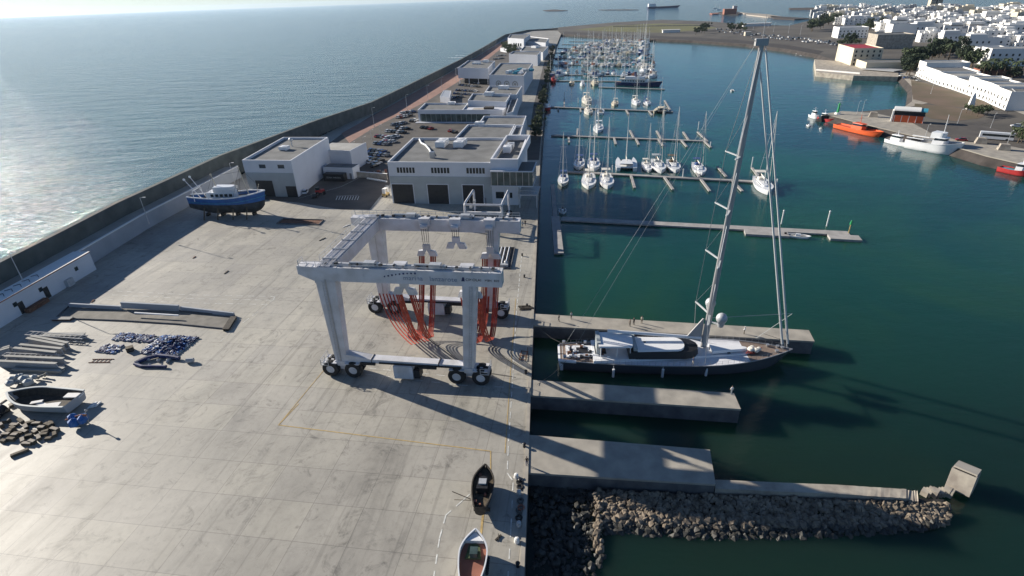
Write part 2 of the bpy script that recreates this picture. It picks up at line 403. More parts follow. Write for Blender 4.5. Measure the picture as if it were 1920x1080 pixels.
o = MB(); o.loft([[(p.x+.1,p.y,ZW),(p.x+.1,p.y,ZW+.25),(q.x-.1,q.y,ZW+.25),(q.x-.1,q.y,ZW)] for p, q in zip(W0, W1)]); o.build('coping', 'town_white', t)
W2 = offs(base, 5.5)
o = MB(); o.loft([[(p.x,p.y,ZW-.15),(p.x,p.y,-5),(q.x,q.y,-5),(q.x,q.y,ZW-.15)] for p, q in zip(W1, W2)])
struct(o, 'sea_walkway', 'walkway')
# parapet: tall dark wall on the sea side, from off frame to the far end of the marina
par = [P(*q, z) for q, z in [((-500,880),4),((0,568),4),((150,474),4),((276,402),4),((452,308),3.0),((600,248),1.0),((700,211),.3),((760,180),0),((862,124),0),((905,98),0),((948,70),0),((990,59),0),((1046,55),0)]]
par[0:5] = offs(base, 5.5)[0:1]+[offs(base,5.5)[k] for k in (1,2,3,5)]
P1 = offs(par, 1.6); P2 = offs(par, 12)
ZT = [9.0]*5+[7.2,6.4,6,5.5,5.0,4.5,3.0,2.0]
t = thing('sea_wall', 'tall dark concrete sea wall between the ocean and the marina', 'wall')
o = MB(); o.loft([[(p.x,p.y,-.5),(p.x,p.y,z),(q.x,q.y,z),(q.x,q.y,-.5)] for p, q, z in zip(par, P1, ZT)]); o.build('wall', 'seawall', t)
o = MB(); rr = random.Random(5); rings = []
pp = []
for k in range(len(par)-1):
    for j in range(14):
        f_ = j/14; pp.append((P1[k].lerp(P1[k+1], f_), P2[k].lerp(P2[k+1], f_), ZT[k]*(1-f_)+ZT[k+1]*f_))
for a, c, z in pp:
    rings.append([(a.x+rr.uniform(-.5,.5)+(c.x-a.x)*s, a.y+rr.uniform(-.8,.8)+(c.y-a.y)*s, (z-2.2)*(1-s)+(-4)*s+rr.uniform(-.5,.5)) for s in (0,.3,.6,1)])
o.loft(rings, cap=False, closed=False); tag(o.build('rock_armour', 'shore_rock'), 'dark rock armour on the ocean side of the sea wall', 'rocks', kind='stuff')
# surf where the swell meets the armour
b = MB(); rr = random.Random(9)
for (x, y, s) in [(600,243,1.2),(585,250,1),(625,235,.8),(735,184,.8),(760,172,.6),(455,302,.7),(862,108,.7),(870,104,.5)]:
    for k in range(26):
        c = P(x+rr.uniform(-26,26)*s, y, -2.97); c += Vector((rr.uniform(-4,4), rr.uniform(-5,5), 0)); r = rr.uniform(.5,2.2)*s
        a = [rr.uniform(.5,1) for _ in range(7)]
        b.add([(c.x+r*1.6*a[i]*math.cos(i*.897), c.y+r*a[i]*math.sin(i*.897), -2.93+.002*k) for i in range(7)], [tuple(range(7))])
tag(b.build('surf', 'foam'), 'white surf washing along the foot of the sea wall', 'surf', kind='stuff')

# ------------------------------------------------------------------ road markings
def line_px(name, pts, w, m, dash=0, gap=0, z=.02):
    b = MB()
    for p, q in zip(pts[:-1], pts[1:]):
        a, c = P(*p), P(*q); L_ = (c-a).length; d = (c-a)/L_; u = Vector((-d.y,d.x,0))*w/2; s = 0
        while s < L_:
            e = min(L_, s+(dash or L_)); A = a+d*s; B = a+d*e
            b.add([(v.x,v.y,z) for v in (A-u,B-u,B+u,A+u)], [(0,1,2,3)]); s = e+gap+1e-6
    return tag(b.build(name, m), kind='structure')
line_px('dashed_lane_line', [(978,480),(968,590),(962,700),(953,840),(951,885)], .16, 'mark_white', 1.6, 1.0, .022)
line_px('dashed_lane_line', [(951,887),(964,905)], .18, 'mark_white', 1.5, .8, .022)
line_px('edge_lane_line', [(962,905),(958,990),(952,1090)], .15, 'mark_white', 1.4, 1.6, .022)
line_px('lane_line', [(967,560),(957,700),(947,850)], .12, 'mark_yellow', z=.026)
line_px('dashed_lane_line', [(902,908),(868,938),(836,966),(824,1010),(812,1090)], .17, 'mark_white', 1.3, .9, .022)
line_px('yellow_box_line', [(560,757),(522,797),(920,846),(920,885)], .17, 'mark_yellow', z=.026)
line_px('yellow_line', [(522,797),(590,715),(640,655)], .12, 'mark_yellow', z=.030)
line_px('yellow_keel_line', [(906,962),(901,1008)], .3, 'mark_yellow', z=.026)
line_px('dashed_crane_line', [(690,690),(760,697),(850,706)], .16, 'mark_white', 1.6, 1.4, .022)
line_px('dashed_crane_line', [(655,698),(860,722),(985,728)], .14, 'mark_white', 1.6, 1.6, .024)
line_px('dashed_yard_line', [(200,545),(360,553),(515,556),(512,563),(360,560),(205,553)], .15, 'mark_white', 1.6, 1.2, .022)
line_px('dashed_yard_line', [(200,562),(360,568),(505,571)], .15, 'mark_white', 1.6, 1.2, .022)
line_px('thin_yard_line', [(516,560),(436,620),(414,640)], .12, 'mark_white', 2, 1, .022)
line_px('parking_line', [(560,372),(640,350),(690,325)], .15, 'mark_white', z=.026)
for k in range(9): line_px('bay_line', [(630+k*5,375),(633+k*5,368)], .25, 'mark_white', z=.03)
line_px('bay_front_line', [(630,368),(672,366)], .2, 'mark_white', z=.034)
# black tyre tracks under the slings
b = MB()
for off in (0,1):
    for pts in ([(790,600),(800,632),(830,655),(880,690),(960,706)], [(905,622),(925,655),(960,680),(990,698)]):
        Q = [P(x+off*7, y+off*2)*1 for x, y in pts]
        cur = []
        for k in range(len(Q)-1):
            p0 = Q[max(k-1,0)]; p1 = Q[k]; p2 = Q[k+1]; p3 = Q[min(k+2,len(Q)-1)]
            for j in range(8):
                s = j/8; cur.append(.5*((2*p1)+(p2-p0)*s+(2*p0-5*p1+4*p2-p3)*s*s+(3*p1-p0-3*p2+p3)*s**3))
        cur.append(Q[-1])
        for a, c in zip(cur[:-1], cur[1:]):
            d = (c-a).normalized(); u = Vector((-d.y,d.x,0))*.07
            zz = .030+off*.004
            b.add([(v.x,v.y,zz) for v in (a-u,c-u,c+u,a+u)], [(0,1,2,3)])
tag(b.build('tyre_marks', 'tyre_mark'), kind='structure')
# kerb strip and quay fenders along the edge
b = MB(); e = [P(x,y) for x, y in QE[:12]]
for a, c in zip(e[:-1], e[1:]):
    d = (c-a).normalized(); u = Vector((-d.y,d.x,0))*.55
    b.hexa([(v.x,v.y,.0) for v in (a,c,c+u,a+u)], [(v.x,v.y,.16) for v in (a,c,c+u,a+u)])
struct(b, 'quay_kerb', 'pier_top')
# ------------------------------------------------------------------ the big travel lift
def wheel(parent, x, y, r, w, side=1):
    wb = MB(); n = 24
    prof = [(.50*r, -w/2), (.93*r, -w/2), (r, -w*.32), (r, w*.32), (.93*r, w/2), (.50*r, w/2)]
    wb.loft([[(x+q*math.cos(2*math.pi*k/n), y+o_, r+q*math.sin(2*math.pi*k/n)) for k in range(n)] for q, o_ in prof], cap=False)
    o = wb.build('wheel', 'rubber', parent, smooth=True)
    rb = MB(); rb.tube((x,y-w*.42,r), (x,y+w*.42,r), .51*r, .51*r, 20); rb.tube((x,y-w*.5,r), (x,y+w*.5,r), .25*r, .25*r, 12)
    for k in range(8):
        a = k*math.pi/4; rb.tube((x+.38*r*math.cos(a), y-w*.46, r+.38*r*math.sin(a)), (x+.38*r*math.cos(a), y+w*.46, r+.38*r*math.sin(a)), .04*r, .04*r, 6)
    rb.build('rim', 'crane_white', o)
def railing(b, pts, h=1.0, step=1.6, r=.035):
    for a, c in zip(pts[:-1], pts[1:]):
        a, c = Vector(a), Vector(c); n = max(1, int((c-a).length/step))
        for k in range(n+1):
            p = a.lerp(c, k/n); b.bar(p, p+Vector((0,0,h)), r*1.6)
        for hh in (h*.5, h): b.bar(a+Vector((0,0,hh)), c+Vector((0,0,hh)), r*1.6)
def text_obj(body, size, m, parent, loc, rot, depth=.01, sx=1.0):
    c = bpy.data.curves.new('lettering', 'FONT'); c.body = body; c.size = size; c.extrude = depth; c.materials.append(M[m]); c.space_character = 1.05
    f = bpy.data.objects.new('lettering', c); COL.objects.link(f); bpy.context.view_layer.update()
    me = bpy.data.meshes.new_from_object(f.evaluated_get(bpy.context.evaluated_depsgraph_get())); bpy.data.objects.remove(f)
    o = bpy.data.objects.new('lettering', me); COL.objects.link(o); o.parent = parent; o.location = loc; o.rotation_euler = rot; o.scale = (sx,1,1); return o
lift = thing('travel_lift', 'huge white mobile boat hoist with red slings standing on the quay', 'boat hoist', (-17.8,91.6,0), R(-9))
HT = 22.0
for s, vv in ((-1, -10.9), (1, 11.6)):
    far = s > 0
    # upper beam
    b = MB(); y0, y1 = vv-1.05, vv+1.05
    b.hexa([(-16,y0+.2,HT-1.5),(-13.4,y0,HT-2.5),(18.3,y0,HT-2.5),(18.3,y1,HT-2.5),(-13.4,y1,HT-2.5),(-16,y1-.2,HT-1.5)],
           [(-16,y0+.2,HT),(-13.4,y0,HT),(18.3,y0,HT),(18.3,y1,HT),(-13.4,y1,HT),(-16,y1-.2,HT)])
    for x in (-9,-4.5,0,4.5,9,13.5,16): b.box(x-.05,x+.05,y0-.04,y1+.04,HT-2.45,HT+.05)
    bm_ = b.build('upper_beam', 'crane_white', lift)
    # walkway kit on the beam
    rb = MB(); railing(rb, [(-15.6,vv+s*.9,HT),(18.1,vv+s*.9,HT)], 1.0, 1.5); railing(rb, [(-15.6,y0+.3,HT),(-15.6,y1-.3,HT)]); rb.build('railing', 'galv', bm_)
    pb = MB()
    for k, yy in enumerate((-.5,-.25,.05,.35)): pb.tube((-12,vv+yy,HT+.12),(17.5,vv+yy,HT+.12),.07,.07,6)
    pb.build('hydraulic_pipe', 'steel', bm_)
    for xx in (-4.5, 6.5):
        wb = MB(); wb.tube((xx-2.6,vv+.2,HT+.45),(xx-.2,vv+.2,HT+.45),.22,.22,10); wb.box(xx,xx+1.9,vv-.55,vv+.55,HT+.05,HT+.85); wb.box(xx+2.1,xx+2.7,vv-.3,vv+.3,HT+.05,HT+.6); wb.build('winch', 'galv', bm_)
    cw = MB(); rr = random.Random(5+s)
    for k in range(16):
        xx = -11+k*1.85+rr.uniform(-.5,.5); ww = rr.uniform(.15,.6); cw.box(xx,xx+ww,vv-.4,vv+rr.uniform(0,.5),HT+.16,HT+.3+rr.random()*.3)
    cw.each('beam_fitting', 'dark', bm_)
    # legs
    for side, (tu, tw, bu, bw_) in ((-1, (-11.4, 3.4, -11.7, 2.1)), (1, (13.0, 2.3, 11.7, 1.9))):
        b = MB(); bb, tt = [], []
        for u_, w_, z_, dst, dp in ((bu,bw_,3.0,bb,.75), (tu,tw,HT-2.45,tt,1.0)):
            dst += [(u_-w_/2,vv-dp,z_),(u_+w_/2,vv-dp,z_),(u_+w_/2,vv+dp,z_),(u_-w_/2,vv+dp,z_)]
        b.hexa(bb, tt); lg = b.build('leg', 'crane_white', lift)
        if side < 0:
            l2 = MB()
            for q in (.1,): l2.tube((bu+q*.5,vv-.85,3.2),(tu+q,vv-1.12,HT-2.2),.06,.06,6)
            l2.build('leg_pipe', 'steel', lg)
            l2 = MB(); l2.box(tu-tw/2-.1,tu+tw/2+.1,vv-1.08,vv+1.08,HT-2.9,HT-2.5); l2.build('leg_flange', 'crane_white', lg)
        b = MB()
        for q in (-.22,.22): b.tube((bu+q+side*.3,vv+s*(dp_:=.86),3.2),(tu+q+side*.3,vv+s*1.12,HT-2.5),.035,.035,4)
        for k in range(30): f_ = (k+.5)/30; xx = (bu+(tu-bu)*f_)+side*.3; yy = vv+s*(.86+.26*f_); b.bar((xx-.22,yy,3.2+(HT-5.7)*f_),(xx+.22,yy,3.2+(HT-5.7)*f_),.04)
        b.build('ladder', 'galv', lg)
        # bogie
        b = MB(); b.box(bu-1.2,bu+1.2,vv-.9,vv+.9,2.2,3.2); b.hexa([(bu-2.9,vv-.45,1.2),(bu+2.9,vv-.45,1.2),(bu+2.9,vv+.45,1.2),(bu-2.9,vv+.45,1.2)],[(bu-1,vv-.6,2.4),(bu+1,vv-.6,2.4),(bu+1,vv+.6,2.4),(bu-1,vv+.6,2.4)])
        for q in (-2.1, 2.1):
            b.box(bu+q-1.35,bu+q+1.35,vv-1.35,vv-.55,2.85,3.0); b.box(bu+q-1.35,bu+q+1.35,vv+.55,vv+1.35,2.85,3.0); b.box(bu+q-.25,bu+q+.25,vv-.3,vv+.3,1.3,2.9)
        bg_ = b.build('bogie', 'crane_white', lift)
        for q in (-2.15, 2.15):
            for w_ in (-.82, .82): wheel(bg_, bu+q, vv+w_, 1.58, 1.1)
        rb = MB(); ex = bu+side*2.2
        railing(rb, [(ex,vv-1.5,2.6),(ex+side*1.4,vv-1.5,2.6),(ex+side*1.4,vv+1.5,2.6)], 1.1, 1.2, .05); rb.box(min(ex,ex+side*1.5),max(ex,ex+side*1.5),vv-1.5,vv+1.5,2.5,2.6)
        rb.build('service_platform', 'galv', bg_)
    # sill beam
    b = MB(); b.hexa([(-12.6,vv-.8,2.6),(-10.2,vv-.8,2.3),(-6.2,vv-.8,3.1),(11,vv-.8,3.0),(11,vv+.8,3.0),(-6.2,vv+.8,3.1),(-10.2,vv+.8,2.3),(-12.6,vv+.8,2.6)],
                     [(-12.6,vv-.8,4.9),(-10.2,vv-.8,4.6),(-6.2,vv-.8,3.9),(11,vv-.8,3.7),(11,vv+.8,3.7),(-6.2,vv+.8,3.9),(-10.2,vv+.8,4.6),(-12.6,vv+.8,4.9)])
    sb = b.build('sill_beam', 'crane_white', lift)
    b = MB(); b.box(-4.5,10.5,vv-1.05,vv-.86,3.2,3.45); b.box(-8,-5.2,vv-1.2,vv-.86,2.9,3.3); b.box(2.8,6,vv-1.2,vv-.86,2.8,3.25)
    for x in (-5.9, 6.4): b.box(x-.06,x+.06,vv-.84,vv+.84,3.2,4.0)
    b.build('cable_tray', 'dark', sb)
    # power pack
    b = MB(); b.box(-1.9,1.6,vv-1.3,vv+1.0,.45,3.0); b.box(-1.7,1.4,vv-1.2,vv+.9,3.0,3.15)
    for x in (-1.0,-.1,.8): b.box(x-.02,x+.02,vv-1.34,vv-1.29,.6,2.9)
    pk = b.build('power_pack', 'crane_white', lift)
    b = MB(); b.box(1.7,2.8,vv-1.0,vv+.8,.5,2.2); b.tube((2.2,vv,2.2),(2.2,vv,2.9),.12,.12,8); b.build('radiator', 'dark', pk)
    # hoist blocks on the inner face
    iy = vv-s*1.6
    hs = [(-.6 if far else 1.2, 16.6 if far else 18.3), (12.4, 16.4 if far else 18.2)]
    if far: hs.append((5.6, 18.4))
    for hx, hz in hs:
        b = MB(); b.box(hx-1.1,hx+1.1,min(iy,vv),max(iy,vv),HT-1.2,HT+.35); b.tube((hx-.7,iy-.1*s,HT-1.2),(hx+.7,iy-.1*s,HT-1.2),.5,.5,12); hb = b.build('hoist_trolley', 'crane_white', lift)
        b = MB()
        for q in (-.7,-.25,.25,.7): b.tube((hx+q,iy,HT-1.3),(hx+q*.8,iy,hz),.055,.055,5)
        b.build('hoist_rope', 'rope', hb)
        b = MB(); b.box(hx-.75,hx+.75,iy-.3,iy+.3,hz-.9,hz+.3)
        b.hexa([(hx-2.1,iy-.35,hz-2.1),(hx-.6,iy-.35,hz-2.1),(hx-.6,iy+.35,hz-2.1),(hx-2.1,iy+.35,hz-2.1)],[(hx-1.7,iy-.35,hz-1.0),(hx-.1,iy-.35,hz-.8),(hx-.1,iy+.35,hz-.8),(hx-1.7,iy+.35,hz-1.0)])
        b.hexa([(hx+.6,iy-.35,hz-2.1),(hx+2.1,iy-.35,hz-2.1),(hx+2.1,iy+.35,hz-2.1),(hx+.6,iy+.35,hz-2.1)],[(hx+.1,iy-.35,hz-.8),(hx+1.7,iy-.35,hz-1.0),(hx+1.7,iy+.35,hz-1.0),(hx+.1,iy+.35,hz-.8)])
        b.build('hoist_block', 'crane_white', hb)
    if not far:
        fr = (R(90), 0, 0)
        text_obj('marina', 1.15, 'letter', bm_, (2.2,y0-.02,HT-1.75), fr, .012); text_obj('lanzarote', 1.15, 'letter', bm_, (6.6,y0-.02,HT-1.75), fr, .012)
        text_obj('CIMOLAI', .62, 'car_black', bm_, (12.5,y0-.02,HT-1.5), fr, .012)
        text_obj('MBH', .52, 'car_black', bm_, (15.6,y0-.02,HT-1.5), fr, .012); text_obj('820', .52, 'car_black', bm_, (17.1,y0-.02,HT-1.5), fr, .012)
        lb = MB(); lb.hexa([(11.8,y0-.03,HT-1.6),(12.35,y0-.03,HT-1.6),(12.35,y0-.001,HT-1.6),(11.8,y0-.001,HT-1.6)],[(12.0,y0-.03,HT-.9),(12.3,y0-.03,HT-.9),(12.3,y0-.001,HT-.9),(12.0,y0-.001,HT-.9)])
        for k in range(9):
            a = k/8; lb.ball((-.9+a*5.2, y0-.01, HT-1.25+.75*math.sin(a*1.6)), .13+.02*(k%3), 8)
        lb.each('emblem_dot', 'navy', bm_)
# cross beam with its pipe run
b = MB(); b.hexa([(-12.7,-9.9,HT-2.5),(-10.2,-9.9,HT-2.5),(-10.2,10.6,HT-2.5),(-12.7,10.6,HT-2.5)], [(-12.9,-9.9,HT),(-10.0,-9.9,HT),(-10.0,10.6,HT),(-12.9,10.6,HT)])
cb = b.build('cross_beam', 'crane_white', lift)
b = MB()
for k in range(9): b.tube((-12.5+k*.29,-11.9,HT+.14+.02*(k%3)),(-12.5+k*.29,12.4,HT+.14+.02*(k%3)),.075,.075,6)
b.build('hydraulic_pipe', 'crane_white', cb)
b = MB()
for yy in (-9,-5,-1,3,7,10.4): b.box(-12.7,-10.1,yy-.08,yy+.08,HT+.02,HT+.36)
b.each('pipe_clamp', 'galv', cb)
b = MB(); railing(b, [(-12.9,-9.5,HT),(-12.9,10.4,HT)], 1.0, 2.0); b.build('railing', 'galv', cb)
# slings
def strap(b, p0, p1, sag, w=.26, n=16):
    p0, p1 = Vector(p0), Vector(p1); pts = []
    for k in range(n+1):
        t_ = k/n; q = p0.lerp(p1, t_); low = sag; par_ = 4*t_*(1-t_)
        z = (p0.z*(1-t_)+p1.z*t_)*(1-par_**.75)+low*par_**.75
        pts.append(Vector((q.x, q.y, z)))
    for a, c in zip(pts[:-1], pts[1:]): b.bar(a, c, w, .07)
def ushape(b, x, ya, za, yb, zb, zl, xb=None, w=.25):
    "strap hanging steeply from both ends with a rounded bottom"
    xb = x if xb is None else xb; pts = []; n = 22
    for k in range(n+1):
        t_ = k/n; e = (1-math.cos(math.pi*t_))/2; e = .35*t_+.65*e
        h = abs(2*t_-1)**3.2; zt = za if t_ < .5 else zb
        pts.append(Vector((x+(xb-x)*e, ya+(yb-ya)*(.5+ .5*math.copysign(abs(2*t_-1)**1.6, 2*t_-1)), zl+(zt-zl)*h)))
    for a, c in zip(pts[:-1], pts[1:]): b.bar(a, c, w, .07)
for hx in (1.2, 12.4):
    for k, q in enumerate((-1.65,-1.3,-.98,-.7,.7,.98,1.3,1.65)):
        b = MB(); x0 = hx+q; x1 = (-.6 if hx < 5 else 12.4)+q
        ushape(b, x0, -9.3, 16.2, 9.9, 14.4, 1.0+.15*k, x1); b.build('sling', 'sling', lift)
for k, q in enumerate((-1.2,-.6,0,.5,1.1,1.7)):
    b = MB(); strap(b, (.4+q,-4.5+.3*k,2.6), (-10.3+q*1.3,9.4,5.6), 1.3); b.build('sling', 'sling', lift)
for k in range(5):
    b = MB(); x = 9.6+k*.52; pts = [(x,9.0,6.2),(x,7.5,3.6),(x,5.5,2.4),(x,2.5,1.6)]
    for a, c in zip(pts[:-1], pts[1:]): b.bar(a, c, .42, .07)
    b.build('sling', 'sling', lift)

# ------------------------------------------------------------------ the grey superyacht
def hull_rings(L, B, fb, fs, keel, n=26, full=.62, tr=.55, bow=.16, flare=.82, m=7):
    "rings from transom (-L/2) to stem (+L/2): L length, B beam, fb freeboard amid, fs extra at the bow"
    rings = []; deck = []
    for i in range(n+1):
        t = i/n; x = -L/2+L*t
        wv = (1-(1-min(t/full,1))**2*(1-tr)) if t < full else (1-((t-full)/(1-full))**2.1)
        hb = max(B/2*wv, .02); z = fb+fs*max(0,(t-.35)/.65)**1.8+.25*fs*max(0,.35-t)
        kz = -keel*(1-max(0,(t-.75)/.25)**2)*min(1,.35+t*2.5)
        r = []
        for j in range(m+1):
            a = j/m; yy = hb*(flare+(1-flare)*a) if a > .35 else hb*flare*(math.sin(a/.35*math.pi/2))
            zz = kz*(1-a/.35) if a < .35 else z*((a-.35)/.65)
            xx = x-(bow*L*.5*(1-max(zz,0)/max(z,.1)))*max(0,(t-.8)/.2)**2
            r.append((xx, yy, zz))
        rings.append([(p[0],-p[1],p[2]) for p in r[::-1]]+r[1:]); deck.append((x, hb, z))
    return rings, deck
def hull_mb(L, B, fb, fs, keel, **k):
    rings, deck = hull_rings(L, B, fb, fs, keel, **k); b = MB(); b.loft(rings, closed=False, cap=False)
    b.add(rings[0], [tuple(range(len(rings[0])))]); return b, deck
def deck_mb(deck, inset=.0, dz=0, t0=0, t1=1):
    b = MB(); n = len(deck)-1; d = deck[int(t0*n):int(t1*n)+1]
    vs = []
    for x, hb, z in d: h = max(hb-inset, .01); vs += [(x,-h,z+dz),(x,h,z+dz)]
    b.add(vs, [(2*i,2*i+2,2*i+3,2*i+1) for i in range(len(d)-1)]); return b
def rail_mb(deck, w=.08, h=.12, dz=0):
    b = MB()
    for s in (-1,1):
        for (x0,h0,z0),(x1,h1,z1) in zip(deck[:-1], deck[1:]): b.bar((x0,s*h0,z0+dz),(x1,s*h1,z1+dz), w, h)
    return b
def rounded(b, x0, x1, hw0, hw1, z0, z1, rnd=.5, taper=.85, m=0, n=8, nose=1.0):
    "low deckhouse with a rounded front; hw0 aft, hw1 forward half widths"
    def outline(k):
        pts = [(x0,-hw0*k),(x1-nose,-hw1*k)]
        for i in range(1, n): a = -math.pi/2+math.pi*i/n; pts.append((x1-nose+nose*math.cos(a)*(.6+.4*k), hw1*k*math.sin(a)))
        return pts+[(x1-nose,hw1*k),(x0,hw0*k)]
    o0 = outline(1); o1 = outline(taper); b.hexa([(x,y,z0) for x,y in o0], [(x,y,z1) for x,y in o1], m); return b
YC = Vector((30.45, 86.27, -3)); YA = R(-3.64)
yt = thing('sailing_superyacht', 'very large grey hulled single masted sailing yacht moored beside the finger pier', 'yacht', YC, YA)
b, dk = hull_mb(43.4, 9.2, 2.3, .75, .9, n=40, full=.60, tr=.62, bow=.10, flare=.86)
hl = b.build('hull', 'hull_grey', yt, smooth=True)
deck_mb(dk, .05, -.02, 0, .22).build('aft_deck', 'teak', yt); deck_mb(dk, .05, -.02, .22, .80).build('deck', 'deck_pale', yt); deck_mb(dk, .05, -.02, .80, 1).build('foredeck', 'teak', yt)
rail_mb(dk, .16, .14, .05).build('toe_rail', 'steel', yt)
b = MB(); b.hexa([(-21.72,-2.9,.25),(-21.2,-2.9,.25),(-21.2,2.9,.25),(-21.72,2.9,.25)],[(-22.1,-2.7,2.25),(-21.2,-2.8,2.35),(-21.2,2.8,2.35),(-22.1,2.7,2.25)]); b.bar((-21.7,-2.8,2.4),(-18.8,-3.3,2.5),.5,.35); b.build('transom', 'boat_white', yt)
b = MB(); b.box(-19.4,-15.4,-1.6,1.8,2.42,2.75); b.box(-20.6,-19.8,-1.9,1.9,2.42,2.72); b.each('aft_bench', 'boat_white', yt)
b = MB(); b.box(-15.1,-13.0,-1.2,1.6,2.42,2.9); b.box(-18.6,-16.4,-.9,1.1,2.76,2.8); b.box(-14.8,-12.6,-2.9,-1.7,2.45,2.62); b.each('cockpit_well', 'dark', yt)
b = MB(); rr = random.Random(4)
for k in range(34):
    x = rr.uniform(-20.5,-12); y = rr.uniform(-2.9,2.9); s_ = rr.uniform(.15,.5); b.box(x,x+s_*1.4,y,y+s_,2.72,2.82+rr.random()*.5, k%3)
b.each('deck_gear', ['boat_white','dark','rust'], yt)
# superstructure: pale coachroof, pilot house, hard top, black wrap-round windscreen
b = MB(); rounded(b, -15.6, 14.6, 3.75, 1.5, 2.35, 2.85, nose=4.2, taper=.95); b.build('coachroof', 'boat_white', yt, smooth=True)
b = MB(); rounded(b, -9.0, 4.3, 2.95, 2.85, 2.8, 4.05, nose=3.0, taper=.84); b.build('windscreen', 'black', yt, smooth=True)
b = MB(); rounded(b, -7.4, 1.6, 2.45, 2.2, 4.1, 4.42, nose=1.6, taper=.93); b.build('saloon_roof', 'boat_white', yt, smooth=True)
b = MB(); rounded(b, -14.6, -8.1, 2.55, 2.6, 5.1, 5.38, nose=.6, taper=.96); ht_ = b.build('hard_top', 'boat_white', yt, smooth=True)
b = MB()
for x in (-14.2,-11.2,-8.8):
    for s_ in (-1,1): b.bar((x,s_*2.4,3.0),(x,s_*2.3,5.1),.12,.35)
b.each('hard_top_post', 'boat_white', ht_)
b = MB(); b.box(-14.9,-14.2,-1.6,2.6,3.0,5.6); b.box(-8.2,-7.5,-2.6,2.5,4.4,5.0); b.each('arch', 'cladding', yt)
b = MB()
for x in (6.8, 9.4):
    for s_ in (-1,1): b.box(x,x+.55,s_*1.15-.22,s_*1.15+.22,3.05,3.1)
b.box(-5.9,-5.5,.3,.6,4.42,4.5); b.each('deck_hatch', 'black', yt)
b = MB(); rounded(b, 6.6, 13.4, 1.5, .75, 3.06, 3.5, nose=2.0, taper=.8); b.build('tender_cover', 'boat_white', yt, smooth=True)
b = MB(); rr = random.Random(8)
for k in range(7): b.ball((15.0+rr.uniform(-1.2,1.3), -.3+rr.uniform(-.5,.6), 3.35+rr.uniform(-.1,.2)), rr.uniform(.35,.62), 9, sz=.7)
b.build('sail_bag', 'sail', yt, smooth=True)
b = MB()
for k in range(5): b.tube((12.8+k*.35,-1.3,3.0),(13.9+k*.5,-.2,3.6),.09,.09,6)
b.each('mooring_rope', 'sling', yt)
b = MB()
for x, y in ((17.6,1.3),(18.6,-.6),(20.0,.5),(-20.9,-2.5),(-20.9,2.5),(19.3,.9)): b.tube((x,y,2.9),(x,y,3.35),.28,.34,10)
b.each('winch', 'steel', yt)
# stanchions and lifelines
for s_ in (-1,1):
    b = MB(); prev = None
    for i in range(2, len(dk)-1):
        x, h_, z = dk[i]; p = Vector((x, s_*(h_-.12), z)); b.tube(p, p+Vector((0,0,.9)), .028, .028, 5)
        if prev is not None:
            for zz in (.45,.88): b.tube(prev+Vector((0,0,zz)), p+Vector((0,0,zz)), .015, .015, 4)
        prev = p
    b.build('guard_rail', 'steel', yt)
for x in (-12.0, -3.0, 5.0):
    b = MB(); y = -4.55 if x < 4 else -4.1; b.tube((x,y-.18,.15),(x,y-.18,1.9),.24,.24,10); b.tube((x,y-.15,1.9),(x,y+.1,2.5),.03,.03,4); b.build('fender', 'boat_white', yt, smooth=True)
# rig
MT = Vector((1.2, .2, 56.4)); M0 = Vector((5.6, 1.0, 3.05)); MT = Vector((5.6+1.35, .4, 56.3))
b = MB(); rings = []
for k in range(9):
    t_ = k/8; c = M0.lerp(MT, t_); r_ = .62*(1-.40*t_); rings.append([(c.x+r_*math.cos(a*math.pi/6), c.y+r_*.62*math.sin(a*math.pi/6), c.z) for a in range(12)])
b.loft(rings); ms = b.build('mast', 'mast_grey', yt, smooth=True)
b = MB(); b.box(MT.x-1.0,MT.x+.8,MT.y-.35,MT.y+.35,MT.z-.6,MT.z+.35); b.tube(MT,MT+Vector((0,0,3.6)),.07,.03,5); b.tube((MT.x-.9,MT.y,MT.z-.1),(MT.x-1.6,MT.y,MT.z+.5),.06,.06,5); b.build('masthead', 'mast_grey', ms)
sp_z = [10.2, 21.3, 30.5, 39.5]; tips = {1: [], -1: []}
for z_, ln in zip(sp_z, (4.3, 3.8, 3.2, 2.6)):
    t_ = (z_-M0.z)/(MT.z-M0.z); c = M0.lerp(MT, t_)
    for s_ in (-1,1):
        tip = c+Vector((-1.5, s_*ln, .25)); tips[s_].append(tip); b = MB(); b.bar(c, tip, .34, .12); b.ball(tip, .16, 6); b.build('spreader', 'mast_white', ms)
for s_ in (-1,1):
    b = MB(); ch = Vector((4.6, s_*4.3, 2.9)); pts = [ch]+tips[s_]+[MT]
    for a, c in zip(pts[:-1], pts[1:]): b.tube(a, c, .045, .045, 5)
    for tz in sp_z: b.tube(M0.lerp(MT, (tz+7-M0.z)/(MT.z-M0.z)), tips[s_][sp_z.index(tz)], .03, .03, 4)
    b.build('shroud', 'steel', ms)
for p, r_ in (((6.3,2.9,11.5),.95),((7.4,-.9,10.4),1.0)):
    b = MB(); b.ball(p, r_, 16, sz=1.05); b.tube((p[0],p[1],p[2]-1.7),(p[0],p[1],p[2]-.6),.5,.75,12); b.bar((p[0],p[1],p[2]-1.4),(5.8,.9,p[2]-1.6),.25,.25); b.build('radar_dome', 'galv', ms, smooth=True)
b = MB(); b.tube((4.9,1.0,5.0),(-12.6,2.1,5.9),.34,.30,10); bo = b.build('boom', 'boat_white', yt, smooth=True)
b = MB(); b.hexa([(4.9,.85,4.2),(2.0,.95,5.0),(2.0,1.2,5.0),(4.9,1.15,4.2)],[(4.9,.85,9.2),(4.7,.95,9.2),(4.7,1.2,9.2),(4.9,1.15,9.2)]); b.build('boom_vang', 'mast_grey', bo)
